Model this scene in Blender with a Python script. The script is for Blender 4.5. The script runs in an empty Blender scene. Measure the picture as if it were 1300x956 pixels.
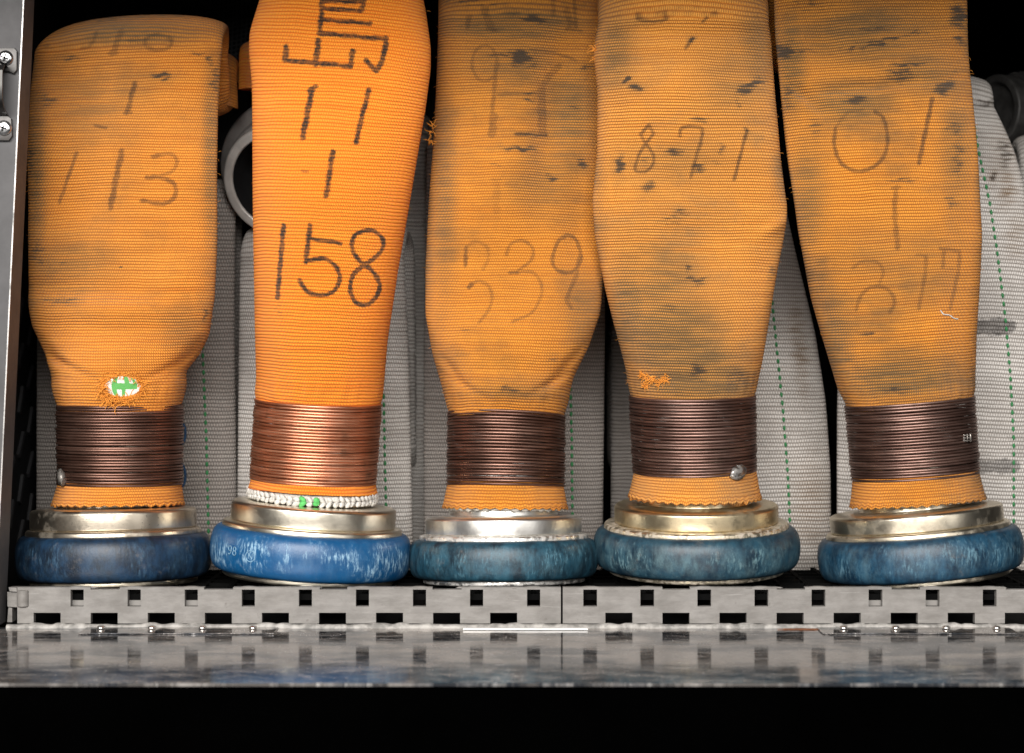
import bpy, bmesh, math, random
import numpy as np
from mathutils import Vector, Matrix, Euler

random.seed(7); np.random.seed(7)
SC = bpy.context.scene
COL = SC.collection
PI = math.pi

# ------------------------------------------------------------------ camera
FPX, DIST, S = 2448.0, 1.2, 2040.0          # focal length in photo pixels, camera distance, photo pixels per metre at Y=0
CX, CY = 650.0, 433.0
cam_d = bpy.data.cameras.new('camera'); cam = bpy.data.objects.new('camera', cam_d); COL.objects.link(cam)
cam.location = (0, -DIST, 0); cam.rotation_euler = (PI/2, 0, 0)
cam_d.sensor_width = 36; cam_d.lens = 36*FPX/1300; cam_d.shift_y = -45/1300
cam_d.clip_start = 0.02; cam_d.clip_end = 50
cam_d.dof.use_dof = True; cam_d.dof.focus_distance = DIST-0.03; cam_d.dof.aperture_fstop = 8.0
SC.camera = cam

# ------------------------------------------------------------------ light
w = bpy.data.worlds.new('World'); SC.world = w; w.use_nodes = True
bg = w.node_tree.nodes['Background']; bg.inputs[0].default_value = (0.80, 0.86, 1.0, 1); bg.inputs[1].default_value = 0.015
def area(name, loc, target, sx, sy, power, col):
    d = bpy.data.lights.new(name, 'AREA'); d.shape = 'RECTANGLE'; d.size = sx; d.size_y = sy; d.energy = power; d.color = col
    o = bpy.data.objects.new(name, d); COL.objects.link(o); o.location = loc
    o.rotation_euler = (Vector(target)-Vector(loc)).to_track_quat('-Z', 'Y').to_euler()
    return o
area('daylight_key', (-0.35, -2.2, 0.80), (0, 0, -0.05), 2.2, 0.9, 122, (1.0, 0.97, 0.93))
area('side_fill', (1.5, -1.8, 0.25), (0.1, 0, 0), 0.6, 1.0, 4, (1.0, 0.97, 0.94))  # added fill lamp from the right, shapes the reflections in the collars
SC.view_settings.view_transform = 'Standard'; SC.view_settings.look = 'None'
SC.view_settings.exposure = 0.0; SC.view_settings.gamma = 1.0
SC.cycles.max_bounces = 6

# ------------------------------------------------------------------ helpers
def k_(Y): return 1.0 + Y/DIST
def W(px, py, Y): return Vector(((px-CX)/S*k_(Y), Y, (CY-py)/S*k_(Y)))
def X_(px, Y): return (px-CX)/S*k_(Y)
def Z_(py, Y): return (CY-py)/S*k_(Y)

def link(name, me, mat, parent=None, smooth=True):
    o = bpy.data.objects.new(name, me); COL.objects.link(o)
    if mat is not None: me.materials.append(mat)
    if parent is not None: o.parent = parent
    if smooth: me.polygons.foreach_set('use_smooth', np.ones(len(me.polygons), dtype=bool))
    return o
def pyd(name, verts, faces, mat, parent=None, smooth=True):
    me = bpy.data.meshes.new(name); me.from_pydata([tuple(v) for v in verts], [], faces); me.update()
    return link(name, me, mat, parent, smooth)
def bmo(name, bm, mat, parent=None, smooth=False, auto=None):
    bmesh.ops.recalc_face_normals(bm, faces=bm.faces[:])
    me = bpy.data.meshes.new(name); bm.to_mesh(me); bm.free()
    o = link(name, me, mat, parent, smooth)
    if auto: 
        me.set_sharp_from_angle(angle=math.radians(auto))
    return o
def grid_mesh(name, P, UV=None, attrs=None):
    """P: (nr, nc, 3) array."""
    nr, nc = P.shape[:2]
    idx = np.arange(nr*nc).reshape(nr, nc)
    q = np.stack([idx[:-1, :-1], idx[:-1, 1:], idx[1:, 1:], idx[1:, :-1]], -1).reshape(-1, 4)
    me = bpy.data.meshes.new(name)
    me.vertices.add(nr*nc); me.vertices.foreach_set('co', P.astype(np.float32).ravel())
    me.loops.add(q.size); me.loops.foreach_set('vertex_index', q.ravel().astype(np.int32))
    me.polygons.add(len(q)); me.polygons.foreach_set('loop_start', (np.arange(len(q))*4).astype(np.int32))
    me.update(calc_edges=True)
    if UV is not None:
        l = me.uv_layers.new(name='UVMap'); l.data.foreach_set('uv', UV.reshape(-1, 2)[q.ravel()].astype(np.float32).ravel())
    for k, a in (attrs or {}).items():
        at = me.attributes.new(k, 'FLOAT', 'POINT'); at.data.foreach_set('value', a.astype(np.float32).ravel())
    return me
def empty(name, loc, label=None, cat=None, group=None, kind=None):
    o = bpy.data.objects.new(name, None); COL.objects.link(o); o.location = loc; o.empty_display_size = 0.02
    tag(o, label, cat, group, kind); return o
def tag(o, label=None, cat=None, group=None, kind=None):
    if label: o['label'] = label
    if cat: o['category'] = cat
    if group: o['group'] = group
    if kind: o['kind'] = kind
    return o
def box(bm, x0, x1, y0, y1, z0, z1):
    v = [bm.verts.new((x, y, z)) for x in (x0, x1) for y in (y0, y1) for z in (z0, z1)]
    for f in ((0,1,3,2),(4,6,7,5),(0,4,5,1),(2,3,7,6),(0,2,6,4),(1,5,7,3)): bm.faces.new([v[i] for i in f])
def bevel(bm, w_, seg=2, ang=30):
    es = [e for e in bm.edges if len(e.link_faces) == 2 and e.calc_face_angle(0) > math.radians(ang)]
    bmesh.ops.bevel(bm, geom=es, offset=w_, segments=seg, affect='EDGES', profile=0.6, clamp_overlap=True)
def lathe(prof, n=128, M=Matrix.Identity(4), wob=None):
    """prof: [(r, z)...]; returns verts, faces; wob(r, z, a)->(r, z)"""
    V = []; F = []
    for (r, z) in prof:
        for i in range(n):
            a = 2*PI*i/n
            rr, zz = wob(r, z, a) if wob else (r, z)
            V.append(M @ Vector((rr*math.sin(a), -rr*math.cos(a), zz)))
    for j in range(len(prof)-1):
        for i in range(n):
            F.append((j*n+i, j*n+(i+1) % n, (j+1)*n+(i+1) % n, (j+1)*n+i))
    return V, F
def roundprof(pts, r=0.0008, seg=3):
    """round the corners of a profile"""
    out = [pts[0]]
    for i in range(1, len(pts)-1):
        p = Vector(pts[i]); a = Vector(pts[i-1])-p; b = Vector(pts[i+1])-p
        rr = min(r, a.length*0.45, b.length*0.45)
        A = p+a.normalized()*rr; B = p+b.normalized()*rr
        for s in range(seg+1):
            t = s/seg; out.append(tuple(A*(1-t)**2+p*2*t*(1-t)+B*t*t))
    out.append(pts[-1]); return out
def tube_np(P, r, n=7, closed=False):
    """P (m,3) points; r scalar or array; returns verts, faces"""
    P = np.asarray(P, float); m = len(P)
    T = np.gradient(P, axis=0); T /= np.linalg.norm(T, axis=1)[:, None]+1e-12
    up = np.array([0.13, 0.31, 0.94]); A = np.cross(T, up); A /= np.linalg.norm(A, axis=1)[:, None]+1e-9
    B = np.cross(T, A)
    r = np.broadcast_to(np.asarray(r, float), (m,))
    th = np.arange(n)*2*PI/n
    V = P[:, None, :] + r[:, None, None]*(np.cos(th)[None, :, None]*A[:, None, :]+np.sin(th)[None, :, None]*B[:, None, :])
    V = V.reshape(-1, 3)
    i = np.arange(m-1)[:, None]*n; j = np.arange(n)[None, :]; j2 = (j+1) % n
    F = np.stack([i+j, i+j2, i+n+j2, i+n+j], -1).reshape(-1, 4)
    return V, F
def merge(parts):
    V = []; F = []; o = 0
    for v, f in parts:
        V.extend([tuple(q) for q in v]); F.extend([tuple(int(x)+o for x in q) for q in f]); o += len(v)
    return V, F
def ellipsoid(c, ax, n=10, m=7, R=None, bump=0, rnd=random):
    V = []; F = []
    for j in range(m+1):
        p = PI*j/m
        for i in range(n):
            a = 2*PI*i/n; s = 1+bump*(rnd.random()-0.5)
            v = Vector((ax[0]*math.sin(p)*math.cos(a)*s, ax[1]*math.sin(p)*math.sin(a)*s, ax[2]*math.cos(p)*s))
            if R: v = R @ v
            V.append(v+Vector(c))
    for j in range(m):
        for i in range(n): F.append((j*n+i, (j+1)*n+i, (j+1)*n+(i+1) % n, j*n+(i+1) % n))
    return V, F
def catmull(pts, n=8):
    P = [np.array(p, float) for p in pts]
    if len(P) < 3: return np.array(P)
    Q = [2*P[0]-P[1]]+P+[2*P[-1]-P[-2]]; out = []
    for i in range(1, len(Q)-2):
        for s in range(n):
            t = s/n
            out.append(0.5*((2*Q[i])+(-Q[i-1]+Q[i+1])*t+(2*Q[i-1]-5*Q[i]+4*Q[i+1]-Q[i+2])*t*t+(-Q[i-1]+3*Q[i]-3*Q[i+1]+Q[i+2])*t**3))
    out.append(P[-1]); return np.array(out)
def smooth_interp(pts, ys, sig=9.0):
    """pts [(value, y)] -> smoothed values at ys"""
    pts = sorted(pts, key=lambda p: p[1]); yy = np.array([p[1] for p in pts], float); vv = np.array([p[0] for p in pts], float)
    g = np.arange(yy[0]-60, yy[-1]+61, 1.0); v = np.interp(g, yy, vv)
    lo = g < yy[0]; hi = g > yy[-1]
    v[lo] = vv[0]+(vv[1]-vv[0])/(yy[1]-yy[0])*(g[lo]-yy[0]); v[hi] = vv[-1]+(vv[-1]-vv[-2])/(yy[-1]-yy[-2])*(g[hi]-yy[-1])
    kx = np.arange(-30, 31); kk = np.exp(-0.5*(kx/sig)**2); kk /= kk.sum()
    vp = np.pad(v, 30, mode='reflect', reflect_type='odd'); v = np.convolve(vp, kk, 'valid')
    return np.interp(ys, g, v)

# ------------------------------------------------------------------ materials
class NT:
    def __init__(s, name):
        s.m = bpy.data.materials.new(name); s.m.use_nodes = True; s.t = s.m.node_tree; s.N = s.t.nodes
        s.b = s.N['Principled BSDF']; s.out = s.N['Material Output']
    def L(s, a, b): s.t.links.new(a, b)
    def put(s, v, sock):
        if isinstance(v, (int, float)): sock.default_value = v
        elif isinstance(v, (tuple, list)): sock.default_value = v if len(v) == len(sock.default_value) else (*v, 1)
        else: s.L(v, sock)
    def math(s, op, a, b=None, c=None, clamp=False):
        n = s.N.new('ShaderNodeMath'); n.operation = op; n.use_clamp = clamp
        for i, v in enumerate((a, b, c)):
            if v is not None: s.put(v, n.inputs[i])
        return n.outputs[0]
    def noise(s, vec, scale, detail=3, rough=0.5, dist=0.0):
        n = s.N.new('ShaderNodeTexNoise'); s.put(scale, n.inputs['Scale']); s.put(detail, n.inputs['Detail']); s.put(rough, n.inputs['Roughness']); s.put(dist, n.inputs['Distortion'])
        if vec is not None: s.L(vec, n.inputs['Vector'])
        return n.outputs[0]
    def mapping(s, vec, scale=(1, 1, 1), loc=(0, 0, 0), rot=(0, 0, 0)):
        n = s.N.new('ShaderNodeMapping'); n.inputs['Scale'].default_value = scale; n.inputs['Location'].default_value = loc; n.inputs['Rotation'].default_value = rot
        s.L(vec, n.inputs['Vector']); return n.outputs[0]
    def obj(s): return s.N.new('ShaderNodeTexCoord').outputs['Object']
    def uv(s): return s.N.new('ShaderNodeTexCoord').outputs['UV']
    def sep(s, v):
        n = s.N.new('ShaderNodeSeparateXYZ'); s.L(v, n.inputs[0]); return n.outputs
    def ramp(s, f, a, b, lo=0.0, hi=1.0):
        n = s.N.new('ShaderNodeMapRange'); n.interpolation_type = 'SMOOTHSTEP'
        s.put(f, n.inputs[0]); n.inputs[1].default_value = a; n.inputs[2].default_value = b; n.inputs[3].default_value = lo; n.inputs[4].default_value = hi
        return n.outputs[0]
    def mix(s, f, a, b):
        n = s.N.new('ShaderNodeMix'); n.data_type = 'RGBA'; s.put(f, n.inputs[0]); s.put(a, n.inputs[6]); s.put(b, n.inputs[7]); return n.outputs[2]
    def attr(s, name):
        n = s.N.new('ShaderNodeAttribute'); n.attribute_name = name; return n.outputs['Fac']
    def bump(s, h, strength, dist, prev=None):
        n = s.N.new('ShaderNodeBump'); s.put(strength, n.inputs['Strength']); s.put(dist, n.inputs['Distance']); s.L(h, n.inputs['Height'])
        if prev is not None: s.L(prev, n.inputs['Normal'])
        return n.outputs[0]
    def fin(s, col=None, rough=None, metal=None, normal=None, spec=None):
        if col is not None: s.put(col, s.b.inputs['Base Color'])
        if rough is not None: s.put(rough, s.b.inputs['Roughness'])
        if metal is not None: s.put(metal, s.b.inputs['Metallic'])
        if normal is not None: s.L(normal, s.b.inputs['Normal'])
        if spec is not None: s.put(spec, s.b.inputs['Specular IOR Level'])
        return s.m

def weave_mat(name, ridge, groove, dirtc, pitch=0.0019, bead=0.00105, dirt=0.35, seed=0.0, inkc=(0.016, 0.013, 0.012), bumpd=0.0009, jac=True):
    n = NT(name); uv = n.uv()
    u, v, _ = n.sep(uv)
    uvs = n.mapping(uv, loc=(seed, seed*1.7, 0))
    wob = n.noise(uvs, 22, 2)
    vv = n.math('ADD', v, n.math('MULTIPLY', wob, 0.0035))
    wob2 = n.noise(n.mapping(uvs, scale=(30, 300, 1)), 1.0, 2)
    vv = n.math('ADD', vv, n.math('MULTIPLY', wob2, 0.0004))
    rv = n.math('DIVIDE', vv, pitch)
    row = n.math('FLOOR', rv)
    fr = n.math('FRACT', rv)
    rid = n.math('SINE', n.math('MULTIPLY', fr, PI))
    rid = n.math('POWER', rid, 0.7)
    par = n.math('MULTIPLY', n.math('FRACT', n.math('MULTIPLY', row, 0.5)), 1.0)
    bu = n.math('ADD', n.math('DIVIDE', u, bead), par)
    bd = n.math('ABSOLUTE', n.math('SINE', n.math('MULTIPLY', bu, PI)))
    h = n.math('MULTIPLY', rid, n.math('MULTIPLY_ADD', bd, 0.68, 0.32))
    # colours: lighter ridges, grooves with thread shade painted in, thread-to-thread variation, grime
    rowvar = n.noise(n.mapping(uvs, scale=(14, 520, 1)), 1.0, 2, 0.6)
    fibre = n.noise(n.mapping(uvs, scale=(1400, 900, 1)), 1.0, 1)
    f = n.math('MULTIPLY_ADD', rowvar, 0.9, n.math('MULTIPLY_ADD', fibre, 0.5, -0.7))
    f = n.math('ADD', h, f)
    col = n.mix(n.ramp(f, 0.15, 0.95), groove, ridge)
    big = n.noise(uvs, 16, 5, 0.62)
    grime = n.ramp(big, 0.42, 0.72, 0.0, dirt)
    streak = n.noise(n.mapping(uvs, scale=(28, 150, 1)), 1.0, 4, 0.65)
    grime = n.math('MULTIPLY', grime, n.ramp(streak, 0.3, 0.65, 0.35, 1.0))
    if jac:
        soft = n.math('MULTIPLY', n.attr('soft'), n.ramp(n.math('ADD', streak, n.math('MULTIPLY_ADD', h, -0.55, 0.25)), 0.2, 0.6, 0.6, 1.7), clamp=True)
        da = n.attr('dirt'); yarn = n.noise(n.mapping(uvs, scale=(150, 560, 1)), 1.0, 3, 0.7); da = n.math('MULTIPLY', n.ramp(n.math('ADD', n.math('MULTIPLY_ADD', yarn, 1.3, -0.65), n.math('MULTIPLY_ADD', streak, 0.5, n.math('MULTIPLY_ADD', h, -0.45, da))), 0.04, 0.66), n.ramp(da, 0.02, 0.25))
    col = n.mix(grime, col, dirtc)
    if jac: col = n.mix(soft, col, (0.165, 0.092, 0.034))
    if jac: col = n.mix(n.math('MULTIPLY', da, 0.92, clamp=True), col, (0.050, 0.036, 0.024))
    if jac:
        ink = n.attr('ink'); ink = n.math('MULTIPLY', ink, n.ramp(n.math('ADD', n.math('MULTIPLY_ADD', h, -0.2, ink), n.math('MULTIPLY_ADD', yarn, 0.9, -0.35)), -0.15, 0.25))
        gap = n.math('MULTIPLY_ADD', n.ramp(h, 0.05, 0.7), -0.22, 1.0)
        patch = n.ramp(n.noise(uvs, 420, 2), 0.25, 0.6, 0.78, 1.05)
        col = n.mix(n.math('MULTIPLY', n.math('MULTIPLY', ink, gap), n.math('MULTIPLY', patch, 1.12), clamp=True), col, inkc)
    h2 = n.math('MULTIPLY_ADD', fibre, 0.25, h)
    nb = n.bump(h2, 1.0, bumpd)
    n.b.inputs['Sheen Weight'].default_value = 0.12; n.b.inputs['Sheen Roughness'].default_value = 0.5
    n.b.inputs['Sheen Tint'].default_value = (1.0, 0.9, 0.8, 1)
    return n.fin(col, 0.78, 0.0, nb, 0.25)

def metal_mat(name, base, stain, rough=0.24, amount=0.5, seed=0, brush=True):
    n = NT(name); o = n.mapping(n.obj(), loc=(seed, seed*.7, 0))
    big = n.noise(o, 45, 5, 0.65); fine = n.noise(o, 420, 3, 0.6); br = n.noise(n.mapping(o, scale=(12, 12, 900)), 1.0, 3)
    st = n.ramp(big, 0.5, 0.72, 0.0, amount)
    col = n.mix(st, base, stain)
    sp = n.ramp(fine, 0.64, 0.7, 0.0, 0.7*amount)
    col = n.mix(sp, col, stain)
    r = n.math('ADD', n.math('MULTIPLY_ADD', st, 0.35, rough), n.math('MULTIPLY', fine, 0.10))
    h = n.math('ADD', n.math('MULTIPLY', br, 0.5 if brush else 0.0), fine)
    return n.fin(col, r, n.math('SUBTRACT', 1.0, n.math('MULTIPLY', st, 0.5)), n.bump(h, 0.25, 0.0002))

def rough_metal(name, base, stain, seed=0):
    n = NT(name); o = n.mapping(n.obj(), loc=(seed, seed, 0))
    a = n.noise(o, 260, 4, 0.7); b = n.noise(o, 60, 3)
    f = n.ramp(a, 0.42, 0.6)
    col = n.mix(f, base, stain); col = n.mix(n.ramp(b, 0.55, 0.7, 0, 0.6), col, (0.12, 0.10, 0.08))
    return n.fin(col, n.math('MULTIPLY_ADD', f, 0.3, 0.28), n.math('MULTIPLY_ADD', f, -0.6, 0.95), n.bump(a, 0.6, 0.0007))

def wire_mat(name, a, b, rough=0.33, seed=0):
    n = NT(name); o = n.mapping(n.obj(), loc=(seed, 0, 0))
    v1 = n.noise(n.mapping(o, scale=(25, 25, 420)), 1.0, 3, 0.6); v2 = n.noise(o, 70, 4, 0.6)
    col = n.mix(n.ramp(v1, 0.35, 0.7), a, b); col = n.mix(n.ramp(v2, 0.55, 0.75, 0, 0.6), col, (0.05, 0.035, 0.03))
    return n.fin(col, n.math('MULTIPLY_ADD', v2, 0.15, rough-0.05), 0.9, n.bump(v1, 0.05, 0.0001))

def rubber_mat(name, base, dark, scuff, amount, seed=0, rough=0.42, cl=0.55):
    n = NT(name); o = n.mapping(n.obj(), loc=(seed, seed*0.6, 0))
    v = n.noise(n.mapping(o, scale=(1, 1, 0.6)), 110, 6, 0.7)
    col = n.mix(n.ramp(v, 0.35, 0.68), dark, base)
    # scuffs sit on the widest band of the ring (rub wear), broken by streaky noise
    band = n.attr('belt')
    sc1 = n.noise(n.mapping(o, scale=(620, 620, 150), rot=(0, 0.5, 0)), 1.0, 4, 0.7)
    sc2 = n.noise(o, 55, 5, 0.65)
    s_ = n.math('MULTIPLY', n.ramp(sc1, 0.44, 0.66), n.ramp(sc2, 0.42, 0.66))
    cloud = n.ramp(n.noise(n.mapping(o, scale=(1, 1, 0.5)), 95, 7, 0.75), 0.42, 0.72, 0, cl)
    s_ = n.math('MAXIMUM', s_, cloud)
    s_ = n.math('MULTIPLY', n.math('MULTIPLY', s_, band), amount, clamp=True)
    col = n.mix(s_, col, scuff)
    fine = n.noise(o, 700, 3, 0.6)
    gr = n.ramp(n.noise(o, 90, 5, 0.7), 0.58, 0.75, 0, 0.35)
    col = n.mix(gr, col, (0.16, 0.14, 0.12))
    h = n.math('ADD', fine, n.math('MULTIPLY', sc1, 1.5))
    return n.fin(col, n.math('MULTIPLY_ADD', s_, 0.3, rough), 0.0, n.bump(h, 0.25, 0.0003), 0.45)

def plain(name, col, rough=0.5, metal=0.0, var=0.25, scale=60, bumpd=0.0003, spec=0.5):
    n = NT(name); o = n.obj(); a = n.noise(o, scale, 5, 0.6); b = n.noise(o, scale*8, 3, 0.6)
    dk = tuple(c*(1-var) for c in col)
    c = n.mix(n.ramp(a, 0.35, 0.7), col, dk)
    return n.fin(c, n.math('MULTIPLY_ADD', b, 0.15, rough-0.07), metal, n.bump(b, 0.3, bumpd), spec)

def plastic_mat(name):
    n = NT(name); o = n.obj()
    a = n.noise(n.mapping(o, scale=(1, 1, 2.4)), 55, 6, 0.65); b = n.noise(o, 600, 3); s_ = n.noise(n.mapping(o, scale=(30, 100, 500), rot=(0, 0.25, 0)), 1.0, 3, 0.7)
    c = n.mix(n.ramp(a, 0.3, 0.72), (0.225, 0.213, 0.201), (0.150, 0.140, 0.130))
    c = n.mix(n.ramp(s_, 0.6, 0.72, 0, 0.5), c, (0.31, 0.298, 0.285))
    c = n.mix(n.ramp(n.noise(o, 150, 4, 0.7), 0.62, 0.74, 0, 0.6), c, (0.10, 0.09, 0.08))
    h = n.math('ADD', a, n.math('MULTIPLY', s_, 0.4))
    nb = n.bump(h, 0.5, 0.0008); nb = n.bump(b, 0.2, 0.0002, nb)
    return n.fin(c, 0.6, 0.0, nb, 0.35)

def sill_mat(name):
    n = NT(name); o = n.obj()
    a = n.noise(n.mapping(o, scale=(14, 30, 1), rot=(0, 0, 0.15)), 1.0, 7, 0.7, 0.8)
    b = n.noise(n.mapping(o, scale=(40, 150, 1), rot=(0, 0, 0.12)), 1.0, 6, 0.72, 0.5)
    c_ = n.noise(n.mapping(o, scale=(120, 1500, 1), rot=(0, 0, -0.2)), 1.0, 3, 0.6)
    c2 = n.noise(n.mapping(o, scale=(1300, 110, 1), rot=(0, 0, 0.5)), 1.0, 3, 0.6)
    sp = n.noise(o, 420, 3, 0.6)
    f = n.ramp(a, 0.44, 0.58); g = n.ramp(b, 0.46, 0.66)
    scr = n.math('MAXIMUM', n.ramp(c_, 0.60, 0.66), n.ramp(c2, 0.64, 0.69))
    col = n.mix(f, (0.42, 0.39, 0.37), (0.11, 0.12, 0.14))
    col = n.mix(n.math('MULTIPLY', g, 0.55), col, (0.36, 0.335, 0.315))
    col = n.mix(n.math('MULTIPLY', scr, 0.5), col, (0.62, 0.60, 0.58))
    col = n.mix(n.ramp(sp, 0.68, 0.72, 0, 0.8), col, (0.70, 0.69, 0.67))
    rgh = n.math('ADD', n.math('MULTIPLY_ADD', g, 0.13, 0.05), n.math('MULTIPLY', scr, 0.2))
    h = n.math('ADD', n.math('MULTIPLY', a, 1.6), n.math('ADD', n.math('MULTIPLY', scr, 0.10), n.math('MULTIPLY', b, 0.5)))
    return n.fin(col, rgh, n.math('MULTIPLY_ADD', g, -0.50, 0.80), n.bump(h, 0.12, 0.0005))

M = {}
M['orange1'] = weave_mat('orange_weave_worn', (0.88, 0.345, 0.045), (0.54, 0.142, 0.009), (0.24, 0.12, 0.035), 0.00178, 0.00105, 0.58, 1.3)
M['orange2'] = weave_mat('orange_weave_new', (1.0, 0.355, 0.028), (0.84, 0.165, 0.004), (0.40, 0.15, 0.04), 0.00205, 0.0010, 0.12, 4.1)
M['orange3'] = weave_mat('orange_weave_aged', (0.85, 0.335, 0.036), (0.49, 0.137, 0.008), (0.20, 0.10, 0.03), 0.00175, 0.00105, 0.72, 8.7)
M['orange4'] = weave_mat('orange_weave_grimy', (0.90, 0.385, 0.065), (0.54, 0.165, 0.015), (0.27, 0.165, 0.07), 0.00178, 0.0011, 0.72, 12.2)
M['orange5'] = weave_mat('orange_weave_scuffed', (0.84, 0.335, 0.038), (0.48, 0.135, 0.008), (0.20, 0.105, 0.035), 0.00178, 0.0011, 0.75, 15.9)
M['thread'] = plain('orange_thread', (0.80, 0.30, 0.035), 0.8, 0, 0.3, 400)
GR = ((0.80, 0.76, 0.72), (0.36, 0.325, 0.295), (0.15, 0.125, 0.105))
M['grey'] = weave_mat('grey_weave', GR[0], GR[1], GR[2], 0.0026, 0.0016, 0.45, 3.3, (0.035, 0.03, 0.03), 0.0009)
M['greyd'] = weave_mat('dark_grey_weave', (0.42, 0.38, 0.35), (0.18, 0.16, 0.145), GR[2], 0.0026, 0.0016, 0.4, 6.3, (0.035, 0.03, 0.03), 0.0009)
M['green'] = plain('green_thread', (0.03, 0.22, 0.07), 0.75, 0, 0.3, 300)
M['greenb'] = plain('bright_green_thread', (0.10, 0.48, 0.12), 0.75, 0, 0.3, 300)
M['white'] = plain('white_cord', (0.66, 0.635, 0.59), 0.85, 0, 0.4, 500, 0.001)
M['whited'] = plain('soiled_white_cord', (0.46, 0.43, 0.38), 0.8, 0, 0.55, 250)
M['wire_dark'] = wire_mat('dark_copper_wire', (0.13, 0.066, 0.048), (0.29, 0.165, 0.125), 0.40, 0)
M['wire_dark2'] = wire_mat('brown_copper_wire', (0.14, 0.078, 0.062), (0.31, 0.195, 0.160), 0.42, 5)
M['wire_new'] = wire_mat('bright_copper_wire', (0.50, 0.20, 0.105), (0.82, 0.42, 0.26), 0.38, 9)
M['brass'] = metal_mat('pale_brass', (0.70, 0.63, 0.50), (0.16, 0.12, 0.08), 0.27, 0.55, 1)
M['brass_dark'] = metal_mat('tarnished_brass', (0.60, 0.53, 0.43), (0.07, 0.055, 0.04), 0.28, 0.85, 4)
M['nickel'] = metal_mat('worn_nickel', (0.80, 0.78, 0.74), (0.22, 0.19, 0.15), 0.30, 0.35, 8)
M['brass2'] = metal_mat('clean_brass', (0.78, 0.72, 0.60), (0.30, 0.25, 0.18), 0.26, 0.25, 12)
M['brass_gold'] = metal_mat('golden_brass', (0.70, 0.59, 0.39), (0.20, 0.14, 0.08), 0.28, 0.45, 15)
M['pitted'] = rough_metal('pitted_metal', (0.70, 0.62, 0.46), (0.50, 0.44, 0.36), 2)
M['pitted_w'] = rough_metal('pitted_white_metal', (0.80, 0.79, 0.76), (0.55, 0.53, 0.50), 6)
M['rub1'] = rubber_mat('navy_rubber', (0.008, 0.030, 0.068), (0.004, 0.009, 0.018), (0.07, 0.15, 0.23), 0.5, 1, 0.42, 0.4)
M['rub2'] = rubber_mat('bright_blue_rubber', (0.005, 0.078, 0.205), (0.004, 0.060, 0.165), (0.36, 0.55, 0.68), 0.95, 5, 0.36, 0.10)
M['rub3'] = rubber_mat('teal_rubber', (0.014, 0.062, 0.097), (0.004, 0.014, 0.024), (0.13, 0.29, 0.37), 0.55, 9, 0.42, 0.5)
M['rub4'] = rubber_mat('dusty_teal_rubber', (0.015, 0.054, 0.084), (0.005, 0.018, 0.032), (0.19, 0.32, 0.35), 0.62, 13, 0.42, 0.55)
M['rub5'] = rubber_mat('scuffed_teal_rubber', (0.012, 0.056, 0.103), (0.004, 0.017, 0.036), (0.17, 0.32, 0.40), 0.58, 17, 0.42, 0.5)
M['solder'] = rough_metal('grey_solder', (0.36, 0.345, 0.33), (0.22, 0.21, 0.20), 3)
M['solder_d'] = rough_metal('dark_solder', (0.22, 0.20, 0.18), (0.12, 0.11, 0.10), 7)
M['plastic'] = plastic_mat('grey_plastic')
M['sill'] = sill_mat('scuffed_aluminium')
M['caulk'] = plain('white_sealant', (0.42, 0.40, 0.375), 0.7, 0, 0.6, 170, 0.0016)
M['steel'] = metal_mat('dull_steel', (0.48, 0.46, 0.44), (0.2, 0.18, 0.16), 0.28, 0.4, 2)
M['steel_dark'] = metal_mat('grey_bracket_steel', (0.075, 0.072, 0.07), (0.10, 0.09, 0.085), 0.42, 0.5, 5)
M['rivet'] = metal_mat('bright_rivet', (0.85, 0.82, 0.78), (0.4, 0.37, 0.34), 0.2, 0.2, 3)
M['post'] = plain('grey_painted_metal', (0.105, 0.102, 0.104), 0.55, 0.0, 0.25, 25, spec=0.15)
M['post_edge'] = metal_mat('bare_metal_edge', (0.42, 0.41, 0.40), (0.12, 0.12, 0.12), 0.4, 0.7, 9)
M['screw'] = metal_mat('chrome_screw', (0.80, 0.80, 0.80), (0.3, 0.28, 0.26), 0.16, 0.2, 5)
M['dark'] = plain('black_painted_metal', (0.014, 0.014, 0.015), 0.7, 0, 0.3, 30, spec=0.2)
M['void'] = plain('matt_black_panel', (0.0004, 0.0004, 0.0004), 1.0, 0, 0.3, 30, spec=0.0)
M['deck_black'] = plain('matt_black_deck', (0.004, 0.004, 0.004), 0.95, 0, 0.3, 60, spec=0.04)
M['slot'] = plain('dark_recess', (0.01, 0.01, 0.01), 0.8)
M['mesh_black'] = plain('black_nylon_mesh', (0.022, 0.022, 0.024), 0.7)
M['tarp'] = plain('dark_green_canvas', (0.012, 0.03, 0.022), 0.8)
M['alu_dark'] = plain('dark_aluminium', (0.32, 0.30, 0.285), 0.42, 0.35, 0.4, 60)
M['alu_rim'] = plain('turned_aluminium', (0.66, 0.63, 0.59), 0.38, 0.35, 0.2, 80)
M['fitting'] = plain('black_fitting', (0.07, 0.067, 0.064), 0.5, 0.2, 0.5, 120)
M['stripe'] = plain('plain_white', (0.80, 0.79, 0.77), 0.5, 0, 0.1, 100)
M['rust'] = plain('rust_film', (0.28, 0.10, 0.04), 0.8, 0, 0.5, 200)

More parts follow.
